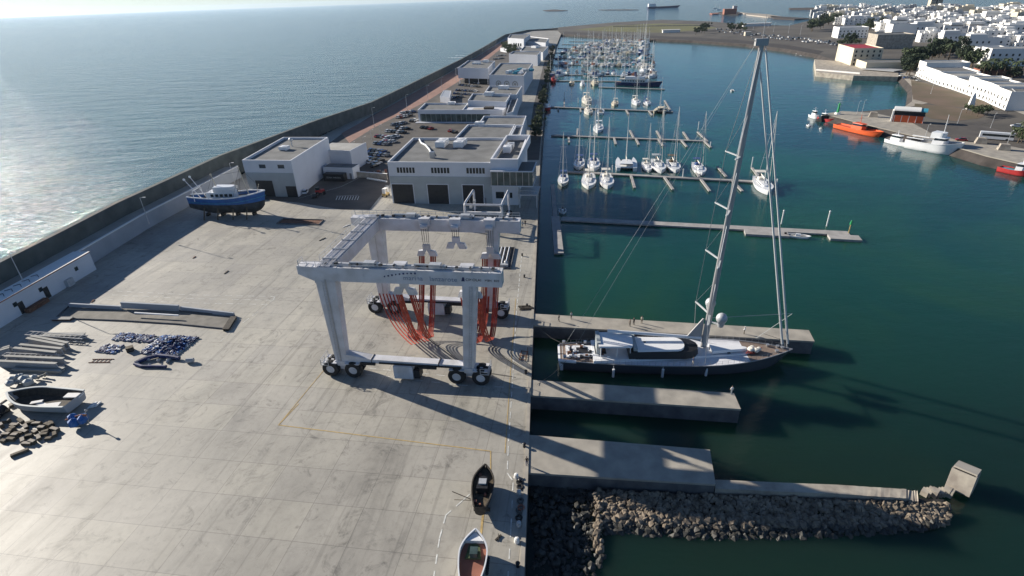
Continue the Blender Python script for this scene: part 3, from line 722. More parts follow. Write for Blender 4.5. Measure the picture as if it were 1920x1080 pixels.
for a, c, r0, nm in ((Vector((19.7,.1,3.3)), MT+Vector((.3,0,-3.5)), .21, 'furled_headsail'), (Vector((20.7,.1,3.4)), MT+Vector((.5,0,-.4)), .19, 'furled_headsail')):
    b = MB(); b.tube(a+Vector((0,0,.9)), c-(c-a)*.015, r0, .13, 8); b.tube(a, c, .05, .05, 5); b.build(nm, 'mast_white', yt)
b = MB()
for y_ in (-2.9, 2.9): b.tube((-20.4,y_,2.7), MT+Vector((-.8,0,-.2)), .018, .018, 4)
b.tube((6.2,.8,9.5),(20.2,.1,10.8),.05,.05,4); b.tube((20.2,.1,10.8),(15.5,2.0,4.2),.04,.04,4)
b.each('backstay', 'cladding', yt)
b = MB(); b.tube((16.5,1.9,5.4),(19.7,.2,5.0),.045,.045,4); b.build('inhauler', 'rope', yt)
# mooring lines
for a, c in (((-20.5,-2.9,2.6),(-26,-11,3.15)),((20.4,.3,3.0),(22.5,5.2,3.2)),((-21,2.6,2.6),(-25.5,7.2,3.2))):
    b = MB(); a, c = Vector(a), Vector(c); mid = (a+c)/2-Vector((0,0,.5)); b.path([a, mid, c], .035, 4); b.build('mooring_line', 'rope', yt)
# ------------------------------------------------------------------ marina buildings
def quad_roof(FL, FR, BL, h, BR=None):
    a, b_, c = P(*FL, h), P(*FR, h), P(*BL, h); d = P(*BR, h) if BR else b_+(c-a)
    return [Vector((v.x, v.y, 0)) for v in (a, b_, d, c)]
def building(name, label, FL, FR, BL, h, BR=None, z0=0, wall='wall_white', roof='roof_grey', rim=.45, par=.9, group=None, cat='building', loc=None):
    q = quad_roof(FL, FR, BL, h, BR); c = q[0].copy(); rz = ang(q[0], q[1])
    t = thing(name, label, cat, (c.x, c.y, z0), rz, group); m_ = Matrix.Rotation(-rz, 3, 'Z'); l = [m_ @ (v-c) for v in q]
    hh = h-z0; cen = sum(l, Vector())/4
    ins = []
    n = 4
    for i in range(4):
        e0 = (l[i]-l[i-1]).normalized(); e1 = (l[(i+1)%4]-l[i]).normalized()
        n0 = Vector((-e0.y,e0.x,0)); n1 = Vector((-e1.y,e1.x,0)); k = rim/max(.3, (1+n0.dot(n1))/2)*.5
        ins.append(l[i]+(n0+n1)*k)
    w_ = MB()
    top = [Vector((v.x,v.y,hh)) for v in l]; bot = [Vector((v.x,v.y,0)) for v in l]; it = [Vector((v.x,v.y,hh)) for v in ins]; ib = [Vector((v.x,v.y,hh-par)) for v in ins]
    w_.add(bot+top+it+ib, [(i,(i+1)%4,(i+1)%4+4,i+4) for i in range(4)]+[(i+4,(i+1)%4+4,(i+1)%4+8,i+8) for i in range(4)]+[(i+8,(i+1)%4+8,(i+1)%4+12,i+12) for i in range(4)]+[(3,2,1,0)])
    w_.build('wall', wall, t)
    r = MB(); r.prism([v+(cen-v)*.004 for v in ins], hh-par-.3, hh-par+.02); rf = r.build('roof', roof, t)
    t['hh'] = hh; return t, l, rf, hh
def clean(t):
    if 'hh' in t: del t['hh']
def face_box(t, x0, x1, z0, z1, name, m, out=.04, dep=.3, y=0):
    b = MB(); b.box(x0, x1, y-out, y+dep, z0, z1); return b.build(name, m, t)
def ac_unit(t, x, y, z, sx=2.2, sy=1.6, sz=1.0, m='white'):
    b = MB(); b.box(x,x+sx,y,y+sy,z+.25,z+.25+sz); b.box(x+.2,x+.4,y+.1,y+sy-.1,z,z+.25); b.box(x+sx-.4,x+sx-.2,y+.1,y+sy-.1,z,z+.25); b.tube((x+sx*.5,y+sy*.5,z+sz+.25),(x+sx*.5,y+sy*.5,z+sz+.4),min(sx,sy)*.3,None,12)
    b.build('air_conditioner', m, t)
def px_l(t, x, y, z):
    v = P(x, y, z)-t.location; a = -t.rotation_euler.z; return Vector((v.x*math.cos(a)-v.y*math.sin(a), v.x*math.sin(a)+v.y*math.cos(a), z-t.location.z))

# main workshop with three dark doors
t, l, rf, hh = building('boat_workshop', 'big workshop with three dark roller doors and a grey flat roof facing the yard', (726,303.5), (970,305), (774,258), 14, (988,258))
W = l[1].x; clean(t)
fx = lambda x: px_l(t, x, 340, 8).x
b = MB(); b.box(.15, W*.80, -.12, .3, 0, 9.3); fr = b.build('cladding', 'cladding', t)
for xa, xb in ((742,781),(808,846),(873,911)):
    a = px_l(t, xa, 360, 3.0).x; c = px_l(t, xb, 360, 3.0).x
    d = face_box(t, a, c, 0, 6.6, 'roller_door', 'dark', .16, .2)
    f = MB(); f.box(a-.25,a,-.22,.1,0,6.85); f.box(c,c+.25,-.22,.1,0,6.85); f.box(a,c,-.22,.1,6.6,6.85); f.build('door_frame', 'wall_white', d)
for k in range(3):
    a = px_l(t, (741,806,873)[k], 320, 11.5).x; c = px_l(t, (776,842,909)[k], 320, 11.5).x; s_ = (c-a)/6
    for j in range(6): face_box(t, a+j*s_+s_*.12, a+j*s_+s_*.85, 10.4, 12.2, 'slit_window', 'glass', .05, .2)
a = px_l(t, 921, 303, 14).x
b = MB(); b.box(a, W+.3, -.5, .4, 11.8, 15.2); b.box(W-.1, W+.35, .4, l[2].y*.98, 12.2, 15.2); b.box(a, a+.5, .4, l[2].y*.96, 13.4, 15.2); b.box(a+.5, W-.1, l[2].y*.95, l[2].y*.98, 13.4, 15.2); b.build('upper_parapet', 'wall_white', t)
b = MB(); b.box(a+.2, W+5.0, -2.2, 8.5, 7.2, 11.6); gb = b.build('glass_bay', 'glass_green', t)
b = MB(); b.box(a+.1, W+5.2, -2.4, 8.7, 11.6, 11.95); b.box(a+.1, W+5.2, -2.4, 8.7, 6.9, 7.2); b.build('bay_slab', 'wall_white', gb)
b = MB(); b.box(W+.4, W+4.9, -2.0, 8.4, 11.95, 12.0); b.build('bay_roof', 'black', gb)
b = MB()
for k in range(7): b.box(a+.3+k*2.0, a+.45+k*2.0, -2.28, -2.2, 7.2, 11.6)
b.each('mullion', 'steel', gb)
face_box(t, a+1.2, a+3.9, 2.2, 4.4, 'window', 'glass', .05, .2); face_box(t, a+5.6, a+6.6, 2.4, 4.2, 'window', 'glass', .05, .2); face_box(t, a-3.0, a-2.0, 0, 2.3, 'side_door', 'car_grey', .18, .2)
for k, x in enumerate((816,850,822,856)):
    v = px_l(t, x, 278 if k < 2 else 273, 13.1); ac_unit(t, v.x, v.y, hh-.9, 3.4, 3.0, 1.9)
v = px_l(t, 943, 288, 13.1); ac_unit(t, v.x, v.y, hh-.9, 2.6, 3.2, 2.0); ac_unit(t, v.x+.4, v.y+5, hh-.9, 2.4, 4, 1.6, 'galv')
b = MB(); pts = [px_l(t, x, y, 13.5) for x, y in ((786,260),(790,268),(798,272),(805,280),(810,290))]; b.path(pts, .35, 8); b.build('duct', 'white', t)
v = px_l(t, 811, 294, 13.5); b = MB(); b.box(v.x-.8,v.x+.8,v.y-.6,v.y+.6,hh-.9,hh+1.2); b.build('fan_unit', 'steel', t)
# awning deck and railing beside it, over the quay
b = MB(); b.box(W+.5, W+6.6, -3, 6, 4.2, 4.6); b.box(W+.6, W+1.0, -2.8, -2.4, 0, 4.2); b.box(W+6.1, W+6.5, -2.8, -2.4, 0, 4.2); b.build('quay_terrace', 'galv', t)
b = MB()
for k in range(7): b.box(W+1+k*.92, W+1.08+k*.92, -2.95, -2.87, 4.6, 5.8)
b.box(W+.6, W+6.5, -2.98, -2.88, 5.8, 5.9); b.build('railing', 'galv', t)
MAIN = t
# left workshop
t, l, rf, hh = building('white_workshop', 'tall white workshop nearest the sea wall with a blank side wall', (453.5,300), (545,301), (531,257), 13, (615,257)); clean(t)
W = l[1].x
face_box(t, .1, W-.1, 0, 8.6, 'cladding', 'cladding', .12, .2)
for xa, xb in ((474,507),(531,551)):
    a = px_l(t, xa, 360, 2.5).x; c = px_l(t, xb, 360, 2.5).x; face_box(t, a, c, 0, 5.8 if xa < 500 else 3.9, 'roller_door', 'dark', .18, .2)
for xa in (482, 518): v = px_l(t, xa, 314, 10.8); face_box(t, v.x, v.x+2.4, 10.2, 11.5, 'window', 'glass', .05, .2)
v = px_l(t, 523, 283, 12.1); ac_unit(t, v.x, v.y, hh-.9, 3, 3, 1.2); v = px_l(t, 548, 275, 12.1); b = MB(); b.tube((v.x,v.y,hh-.9),(v.x,v.y,hh+1.5),.2); b.ball((v.x,v.y,hh+1.8),.8,10); b.build('antenna', 'galv', t)
D = l[3].y
t2 = thing('white_annexe', 'lower white annexe behind the blank side wall of the white workshop', 'building', P(617,322,0), R(-14))
b = MB(); b.box(-6,9.5,2,16,0,7.8); b.build('wall', 'wall_white', t2); b = MB(); b.box(-5.6,9.1,2.4,15.6,7.8,7.86); b.build('roof', 'roof_light', t2)
b = MB(); b.box(-6,9.7,1.7,2.0,7.6,8.3); b.box(9.5,9.8,2,16,0,8.3); b.build('parapet', 'wall_white', t2)
t3 = thing('low_annexe', 'lowest white annexe with grey roof standing above the dark container', 'building', P(611,338,0), R(-14))
b = MB(); b.box(-2,10.6,2.6,8,0,4.4); b.build('wall', 'wall_white', t3); b = MB(); b.box(-1.7,10.3,2.9,7.7,4.4,4.5); b.build('roof', 'roof_grey', t3); b = MB(); b.box(9,9.9,2.5,2.6,0,2.3); b.build('door', 'car_grey', t3)
t4 = thing('dark_container', 'dark slatted shipping container with pale lettering parked by the white workshop', 'container', P(608,340,0), R(-12))
b = MB(); b.box(0,8.4,0,2.6,.1,2.9)
b.build('body', 'dark', t4)
b = MB()
for k in range(13): b.box(.2+k*.63,.5+k*.63,-.06,0,.2,2.8)
b.each('rib', 'black', t4)
text_obj('ZONA', .8, 'car_silver', t4, (1.2,-.08,1.3), (R(90),0,0)); text_obj('VARADA', .8, 'car_silver', t4, (3.9,-.08,1.3), (R(90),0,0))

def plain(label, FL, FR, BL, h, BR=None, z0=0, acs=(), band=None, **k):
    t, l, rf, hh = building('marina_building', label, FL, FR, BL, h, BR, z0, **k); clean(t)
    for x, y, sx, sy, sz in acs: v = px_l(t, x, y, h-.9); ac_unit(t, v.x, v.y, hh-.9, sx, sy, sz)
    return t, l
plain('low grey roofed block directly behind the three-door workshop', (852,259), (952,260), (877,233), 9, (966,233), acs=((890,237,4,3,1.6),))
plain('long grey roofed block with a white rim beside the marina promenade', (896,233), (981,235), (907,217), 9.2, (987,217))
plain('narrow white rimmed wing between the long block and the marina promenade', (953,260), (974,261), (967,234), 9, (981,234))
t, l = plain('glass fronted marina pavilion with a white upper band facing the car park', (783,206), (868,206), (797,193), 6.6, (878,193), acs=((840,197,4,3,1.4),))
W = l[1].x; b = MB(); b.box(1.2,W+15,-.15,.3,.3,4.4); g = b.build('glass_front', 'glass_green', t); b = MB()
for k in range(12): b.box(1.6+k*(W/9),1.75+k*(W/9),-.25,-.15,.3,4.4)
b.each('mullion', 'steel', g)
b = MB(); b.box(W,W+22,0,11,0,6.0); b.box(W,W+22,-.2,.25,4.4,6.7); b.build('terrace', 'wall_white', t)
b = MB(); b.box(W+4,W+13,2,9,6.0,6.06); b.build('terrace_deck', 'walkway', t); b = MB(); b.box(W+11,W+16,3,7,6.1,7.3); b.build('terrace_furniture', 'wood_dark', t)
b = MB(); b.box(-1,W+20,-3.2,-.6,0,.35); b.build('forecourt_step', 'wall_white', t)
plain('square marina block with a large rooftop unit behind the pavilion', (877,188), (949,191), (886,175), 9, (959,175), acs=((908,181,5,4,2.2),))
plain('long grey roofed block stepping down beside the promenade behind the pavilion', (907,175), (969,177), (917,161), 9.6, (979,161), acs=((934,168,6,4,2.0),))
plain('narrow white wing with circular openings beside the promenade', (949,213), (962,209), (961,176), 7.5, (975,174))
t, l = plain('two storey white block with three round motifs on its end wall', (917,140), (982,142), (938,118), 12.4, (999,118), acs=())
W = l[1].x
for k in range(3):
    b = MB(); xc = W*(.27+.24*k); rg = []
    for j in range(20): a = j*math.pi/10; rg.append([(xc+q*math.cos(a), yy, 6.6+q*math.sin(a)) for q, yy in ((2.2,-.01),(2.2,-.1),(1.5,-.1),(1.5,-.01))])
    b.loft(rg+[rg[0]], cap=False); b.tube((xc,-.08,6.6),(xc,-.01,6.6),.9,.9,14); b.build('round_motif', 'roof_light', t)
rr = random.Random(2)
for k in range(12): ac_unit(t, W*.25+(k%4)*3.2, 12+(k//4)*9, 11.4, 2.4, rr.uniform(3,6), rr.uniform(1,2.2), ('white','galv','turquoise')[k%3])
t, l = plain('white cube shaped block raised over a recessed ground floor near the sea wall', (858,127), (915,128), (878,113), 12, (928,114), z0=4.2, acs=((885,121,6,5,1.5),(905,118,4,4,2)))
b = MB(); b.box(4,l[1].x-3,3,l[2].y-3,-4.2,0); b.build('ground_floor', 'glass', t); b = MB()
for k in range(4): b.tube((1+k*l[1].x*.31,.6,-4.2),(1+k*l[1].x*.31,.6,0),.3,.3,8)
b.each('column', 'wall_white', t)
plain('pale block with a low parapet past the round motif block', (954,101), (1008,103), (962,96), 10, (1014,96))
plain('flat roofed block among the farther marina buildings beside the promenade', (975,95), (1018,98), (983,86), 8, (1028,87), acs=((996,90,8,6,2),))
t, l = plain('farthest white marina building with dark windows near the end of the sea wall', (952,71), (982,73), (957,64), 13, (994,64))
for k in range(4): face_box(t, l[1].x*(.35+.14*k), l[1].x*(.43+.14*k), 4, 7.5, 'window', 'glass', .1, .2)
plain('low farthest flat roofed building at the marina end of the quay', (984,77), (1023,80), (993,68), 8, (1029,72))
plain('small white kiosk by the red path beside the sea wall', (825,181), (843,183), (832,169), 3.6, (846,170), roof='galv', par=.2)
plain('thin pale shed among the trees beside the far sea wall', (938,90), (950,92), (944,84), 4, (954,86), roof='roof_light', par=.2)

# storage row along the retaining wall
q0, q1 = P(-260,775,0), P(181,505,0); rz = ang(q0, q1); Ls = (q1-q0).length
t = thing('storage_row', 'long low white storage row with dark doors against the retaining wall', 'building', q0, rz)
b = MB(); b.box(0,Ls,0,4.2,0,5.0); b.build('wall', 'wall_white', t)
b = MB(); b.box(-.1,Ls+.1,-.15,4.4,5.0,5.14); rf = b.build('roof', 'town_white', t)
b = MB(); b.box(0,Ls,-.2,-.1,4.9,5.12); b.build('roof_trim', 'brick', t)
rr = random.Random(3)
Mi = Matrix.Rotation(-rz, 3, 'Z')
for px_, kind in (((60,580),'d'),((98,552),'d'),((-60,650),'d'),((142,530),'g'),((-150,700),'d')):
    v = Mi @ (P(*px_, 1)-q0)
    b = MB(); b.box(v.x-.7,v.x+.7,-.06,.05,.1,2.9) if kind == 'd' else b.box(v.x-.8,v.x+1.2,-.9,-.02,.1,1.9); b.build('door' if kind == 'd' else 'ventilation_box', 'dark' if kind == 'd' else 'galv', t)
for px_ in ((69,570),(114,542),(172,503),(20,600),(-40,636)):
    v = Mi @ (P(*px_, 3)-q0); b = MB(); b.box(v.x-.5,v.x+.5,-.06,.05,2.4,3.4); b.build('window', 'glass', t)
for k in range(5):
    v = Mi @ (P(5+k*14,556-k*9,5.1)-q0); b = MB(); b.path([Vector((v.x,1.2,5.2)),Vector((v.x+1.2,2.6,5.2)),Vector((v.x+.2,3.4,5.2))], .07, 5); b.build('roof_strap', 'dark', t)
v = Mi @ (P(82,568,1)-q0); b = MB(); b.box(v.x-3,v.x+2.6,-1.4,-.2,0,1.0); b.build('store_bench', 'rust', t)
# ------------------------------------------------------------------ pontoons
WL = -2.95
def local(t, v):
    d = Vector(v)-t.location; a = -t.rotation_euler.z; return Vector((d.x*math.cos(a)-d.y*math.sin(a), d.x*math.sin(a)+d.y*math.cos(a), d.z))
def pontoon(label, p, q, w, fingers=(), m='pontoon', piles=(), fw=.9):
    a, c = P(*p, -2.3), P(*q, -2.3); a0 = Vector((a.x,a.y,WL)); t = thing('pontoon', label, 'pontoon', a0, ang(a, c), 'floating pontoons of the marina'); L_ = (c-a).length
    b = MB(); b.box(0,L_,-w/2,w/2,.15,.62); b.build('deck', m, t)
    b = MB(); n = max(2, int(L_/9))
    for k in range(n): b.box(L_*k/n+.4,L_*(k+1)/n-.4,-w/2+.1,w/2-.1,-.4,.15)
    b.build('float', 'dark', t)
    for f0, f1 in fingers:
        u = local(t, P(*f0, -2.35)); v = local(t, P(*f1, -2.35)); u.z = v.z = .48; b = MB(); b.bar(u, v, fw, .4); b.build('finger', m, t)
    for x, y, h in piles:
        u = local(t, P(x, y, WL)); b = MB(); b.tube((u.x,u.y,-2),(u.x,u.y,h),.22,.22,8); b.ball((u.x,u.y,h),.3,8); b.build('pile', 'mast_white', t)
    return t
t = pontoon('long wide concrete pontoon reaching out beyond the superyacht, nearest of the pontoons', (1053,409), (1592,437), 3.0, piles=((1465,420,4.2),(1550,424,4.6)))
b = MB(); u = local(t, P(1395,430,-2.3)); v = local(t, P(1476,434,-2.3)); b.box(u.x,v.x,-5.0,-1.5,-.2,.66); b.build('side_platform', 'pontoon', t); u = local(t, P(1553,441,-2.3)); b = MB(); b.box(u.x,u.x+8,-5,-1.5,-.2,.66); b.build('side_platform', 'pontoon', t)
t = thing('channel_beacon', 'small green and yellow light post at the tip of the wide concrete pontoon', 'beacon', P(1591,437,-2.3)); b = MB(); b.tube((0,0,0),(0,0,2.6),.14,.12,8); b.build('post', 'mark_yellow', t); b = MB(); b.tube((0,0,2.6),(0,0,3.4),.35,.3,10); b.ball((0,0,3.6),.25,8); b.build('lantern', 'green', t)
t = pontoon('short pontoon lying parallel to the quay beside the tyre fenders', (1041,405), (1048,474), 2.6)
pontoon('narrow gangway pontoon in the shade close to the quay wall', (1036,345), (1041,405), 1.4)
pontoon('pontoon with the nearest row of moored yachts, crossed by the tall mast', (1064,321), (1422,340), 2.0,
  [((1183,328),(1190,352)),((1246,332),(1262,355)),((1313,334),(1331,358)),((1372,337),(1392,358)),((1300,313),(1311,331)),((1345,312),(1362,331)),((1410,314),(1424,333))], piles=((1280,334,3.4),(1409,314,4.0),(1148,325,3),(1455,352,3)))
pontoon('second pontoon beyond the superyacht, with mostly empty berths', (1034,253), (1328,264), 1.8,
  [((1066,254),(1067,267)),((1082,253),(1083,241)),((1151,257),(1155,270)),((1188,258),(1181,244)),((1192,259),(1198,271)),((1240,260),(1231,245)),((1234,260),(1243,273)),((1291,262),(1281,247)),((1277,262),(1288,275)),((1325,263),(1308,247)),((1318,262),(1333,276))], piles=((1265,256,3),(1309,244,4),(1332,275,2)))
pontoon('third pontoon beyond the superyacht, ending at a catamaran', (1033,200), (1262,209), 1.8,
  [((1046,201),(1047,207)),((1058,200),(1058,186)),((1174,206),(1179,214)),((1216,207),(1223,216)),((1258,208),(1246,188)),((1088,203),(1089,210))], piles=((1058,182,3),(1084,193,3)))
FAR = [((1028,151),(1160,152)),((1122,163),(1246,167)),((1026,139),(1232,143)),((1033,120.5),(1226,124)),((1035,108.5),(1220,112)),((1040,98.5),(1218,101)),((1046,90),(1216,92)),((1054,83),(1214,84.5)),((1068,77.5),(1212,78.5))]
for k, (p, q) in enumerate(FAR):
    pontoon(('pontoon where the reddish boats lie, left of the dark motor yacht','pontoon alongside the long dark motor yacht') [k] if k < 2 else f'far marina pontoon, {nth(k-2)} beyond the long dark motor yacht', p, q, 2.2)

# ------------------------------------------------------------------ boats
def sailboat(name, label, L_, B_, mh, hullm='boat_white', deckm='boat_white', cover='canvas_blue', sugar=True, teak=False, bimini=True):
    t = thing(name, label, 'sailing boat'); fb = .085*L_**.9+.15
    b, dk = hull_mb(L_, B_, fb, .3, .35, n=18, full=.6, tr=.62, bow=.06); b.build('hull', hullm, t, smooth=True)
    deck_mb(dk, .04, -.03).build('deck', deckm, t)
    b = MB(); rounded(b, -L_*.13, L_*.24, B_*.29, B_*.2, fb, fb+.42, nose=1.1, taper=.8); cb_ = b.build('coachroof', 'boat_white', t, smooth=True)
    b = MB()
    for s_ in (-1,1): b.bar((-L_*.10,s_*B_*.27,fb+.24),(L_*.15,s_*B_*.215,fb+.24),.05,.16)
    b.each('window', 'glass', cb_)
    b = MB(); b.box(-L_*.42,-L_*.15,-B_*.2,B_*.2,fb-.02,fb+.05); b.build('cockpit', 'teak' if teak else 'roof_light', t)
    b = MB(); b.tube((-L_*.34,0,fb+.1),(-L_*.34,0,fb+.9),.06,.06,6); b.ball((-L_*.34,0,fb+1.0),.42,8,sz=.9); b.build('wheel', 'dark', t)
    b = MB(); rounded(b, -L_*.19, -L_*.09, B_*.27, B_*.24, fb+.35, fb+1.15, nose=.5, taper=.8); b.build('spray_hood', cover, t)
    if bimini:
        b = MB(); b.box(-L_*.42,-L_*.25,-B_*.3,B_*.3,fb+1.95,fb+2.05); 
        for x in (-.41,-.26):
            for s_ in (-1,1): b.tube((L_*x,s_*B_*.29,fb),(L_*x,s_*B_*.29,fb+1.95),.03,.03,4)
        b.build('bimini', cover, t)
    b = MB(); mx = L_*.08; b.tube((mx,0,fb+.3),(mx,0,mh),.13,.08,8)
    for q in (.36,.66): b.bar((mx,-B_*.33,fb+mh*q),(mx,B_*.33,fb+mh*q),.07,.05)
    ms = b.build('mast', 'mast_white', t)
    b = MB(); b.tube((mx,0,fb+1.35),(-L_*.30,0,fb+1.5),.09,.08,6); b.tube((mx-.3,0,fb+1.6),(-L_*.29,0,fb+1.66),.20,.12,8); b.build('boom', cover, ms)
    b = MB()
    for s_ in (-1,1): b.tube((mx,s_*B_*.45,fb),(mx,0,mh-.2),.022,.022,4)
    b.tube((-L_*.48,0,fb),(mx,0,mh-.05),.02,.02,4); b.build('rigging', 'galv', ms)
    b = MB(); b.tube((L_*.485,0,fb+.5),(mx+.15,0,mh*.97),.075,.05,6); b.build('furled_headsail', 'sail', ms)
    b = MB()
    for s_ in (-1,1):
        for (x0,h0,z0),(x1,h1,z1) in list(zip(dk[:-1], dk[1:]))[1::2]: b.tube((x0,s_*h0*.96,z0),(x0,s_*h0*.96,z0+.6),.02,.02,4)
    b.each('stanchion', 'galv', t, per=6)
    return t
def catamaran(name, label, L_, B_, mh):
    t = thing(name, label, 'catamaran')
    for s_ in (-1,1):
        b, dk = hull_mb(L_, 2.0, 1.5, .3, .4, n=14, full=.5, tr=.7); b.v = [Vector((v.x, v.y+s_*(B_/2-1), v.z)) for v in b.v]; b.build('hull', 'boat_white', t, smooth=True)
        b = deck_mb(dk, .02); b.v = [Vector((v.x, v.y+s_*(B_/2-1), v.z)) for v in b.v]; b.build('hull_deck', 'boat_white', t)
    b = MB(); b.box(-L_*.42,L_*.12,-B_/2+1.1,B_/2-1.1,1.0,1.55); b.build('bridge_deck', 'boat_white', t)
    b = MB(); rounded(b, -L_*.2, L_*.14, B_*.3, B_*.22, 1.55, 2.5, nose=1.4, taper=.8); b.build('cabin', 'glass', t, smooth=True)
    b = MB(); rounded(b, -L_*.4, L_*.06, B_*.3, B_*.22, 2.5, 2.66, nose=1.2, taper=.95); b.build('cabin_roof', 'boat_white', t, smooth=True)
    b = MB(); b.box(L_*.15,L_*.38,-B_*.26,B_*.26,1.2,1.23); b.build('trampoline', 'dark', t)
    b = MB(); b.tube((L_*.08,0,2.0),(L_*.08,0,mh),.15,.1,8); b.bar((L_*.08,-1.6,mh*.5),(L_*.08,1.6,mh*.5),.08,.06); ms = b.build('mast', 'mast_white', t)
    b = MB(); b.tube((L_*.08,0,3.6),(-L_*.38,0,3.9),.16,.14,8); b.build('boom', 'sail', ms)
    b = MB(); b.tube((L_*.4,0,1.4),(L_*.09,0,mh*.95),.07,.05,6); b.build('furled_headsail', 'sail', ms)
    return t
def motorboat(name, label, L_, B_, hullm='boat_white', top='boat_white', fly=True, deckm='boat_white'):
    t = thing(name, label, 'motor boat'); fb = .11*L_+.2
    b, dk = hull_mb(L_, B_, fb, .5, .3, n=16, full=.6, tr=.85, bow=.12); b.build('hull', hullm, t, smooth=True); deck_mb(dk, .04, -.03).build('deck', deckm, t)
    b = MB(); rounded(b, -L_*.22, L_*.2, B_*.36, B_*.27, fb, fb+1.0, nose=1.4, taper=.86); c = b.build('cabin', top, t, smooth=True)
    b = MB(); rounded(b, -L_*.2, L_*.17, B_*.345, B_*.26, fb+.5, fb+.95, nose=1.5, taper=.87); b.v = [Vector((v.x*1.03, v.y*1.05, v.z)) for v in b.v]; b.build('windscreen', 'glass', c)
    if fly:
        b = MB(); rounded(b, -L_*.26, L_*.05, B_*.34, B_*.26, fb+1.0, fb+1.5, nose=.9, taper=.9); b.build('flybridge', top, t, smooth=True)
        b = MB(); b.box(-L_*.22,-L_*.02,-B_*.28,B_*.28,fb+2.5,fb+2.6); b.bar((-L_*.2,-B_*.3,fb+1.4),(-L_*.2,-B_*.3,fb+2.5),.08); b.bar((-L_*.2,B_*.3,fb+1.4),(-L_*.2,B_*.3,fb+2.5),.08); b.build('radar_arch', top, t)
    b = MB(); b.box(-L_*.46,-L_*.24,-B_*.33,B_*.33,fb-.02,fb+.04); b.build('cockpit', 'teak', t)
    return t
def berth(t, mid, bow, z=WL):
    "puts a boat on the water, bow towards the pixel bow"
    a, c = P(*mid, z+1), P(*bow, z+1); t.location = (a.x, a.y, z); t.rotation_euler = (0,0,ang(a, c)); return t
NEAR = 'yachts moored at the nearer pontoons'
sb = berth(sailboat('sailing_boat', 'grey sailing boat lying alone in the shade left of the nearest yacht row', 13.5, 4.2, 19, hullm='cladding', cover='canvas_blue'), (1056,336), (1053,357)); sb['group'] = NEAR
proto = {'w13': sailboat('sailing_boat', 'broad white yacht, left of the pair moored bow towards the superyacht', 14, 4.5, 20, cover='sail')}
berth(proto['w13'], (1104,338), (1103,360)); proto['w13']['group'] = NEAR; proto['w13'].scale = (1.25,1.25,1.1)
def put(src, mid, bow, label, sc_=1.0, mp=None, group=NEAR):
    r = copy_tree(src, (0,0,0), 0, label, group, sc_*1.27); berth(r, mid, bow)
    if mp: recolour(r, mp)
    return r
A = proto['w13']
put(A, (1137,338), (1141,360), 'white yacht with a tan spray hood, right of the pair moored bow towards the superyacht', .96)
put(A, (1086,306), (1083,320), 'small sloop with blue covers behind the nearest pontoon, second mast from its left end', .82, {'sail': 'canvas_blue'})
put(A, (1113,307), (1114,321), 'white sloop lying directly behind the pair of bow-out yachts', .95, {'sail': 'canvas_blue'})
put(A, (1213,311), (1219,323), 'slim small white sloop immediately right of the large catamaran', .72)
put(A, (1234,310), (1243,326), 'white yacht with an arch of solar panels, second right of the large catamaran', 1.0, {'sail': 'cladding'})
put(A, (1262,310), (1269,325), 'white yacht with brown covers, third to the right of the large catamaran', .95, {'sail': 'wood'})
put(A, (1310,315), (1318,328), 'white sloop alone on a diagonal finger, left of the tall grey mast', .9, {'sail': 'canvas_blue'})
put(A, (1430,346), (1441,362), 'white ketch with cream deck at the right hand tip of the nearest pontoon', 1.05)
cat = berth(catamaran('catamaran', 'large white catamaran moored stern-to at the middle of the nearest pontoon', 13.5, 7.6, 21), (1174,307), (1172,290)); cat['group'] = NEAR; cat.scale = (1.15,1.15,1.0)
put(A, (1122,240), (1119,253), 'white yacht with bare poles moored alone behind the second pontoon', .95, {'sail': 'boat_white'})
put(A, (1100,188), (1102,200), 'big two-masted looking cream yacht behind the third pontoon', 1.22, {'boat_white': 'sail'})
put(A, (1103,208), (1105,217), 'cream decked yacht in front of the third pontoon under the tallest mast of its row', .95, {'boat_white': 'sail'})
put(A, (1126,208), (1125,200), 'little grey sloop beside the cream decked yacht at the third pontoon', .8, {'sail': 'cladding'})
put(A, (1153,193), (1149,203), 'small brownish sloop alone behind the middle of the third pontoon', .8, {'boat_white': 'town_cream'})
put(A, (1192,191), (1198,203), 'white racing sloop, left one of two behind the right part of the third pontoon', 1.0)
put(A, (1213,192), (1218,203), 'white sloop, right one of two behind the right part of the third pontoon', .85, {'sail': 'canvas_blue'})
copy = copy_tree(cat, (0,0,0), 0, 'cream catamaran at the right hand end of the third pontoon', NEAR, .95); berth(copy, (1238,207), (1228,218)); recolour(copy, {'boat_white': 'town_cream'})
mb = berth(motorboat('motor_boat', 'white flybridge motor boat with a dark red hull moored at the promenade', 13, 4.6, 'red'), (1026,202), (1025,213)); mb['group'] = NEAR
put(A, (1072,155), (1070,163), 'small pinkish sloop behind the pontoon of reddish boats', .8, {'boat_white': 'town_cream'})
put(mb, (1092,158), (1092,166), 'white covered motor boat between the pinkish sloop and the tan ketch', .7, {'red': 'boat_white'})
put(A, (1115,156), (1112,166), 'tan hulled ketch left of the long dark motor yacht', 1.15, {'boat_white': 'town_cream'})
put(mb, (1037,152), (1036,160), 'red motor boat nearest the promenade on the pontoon of reddish boats', .85, {'boat_white': 'red'})
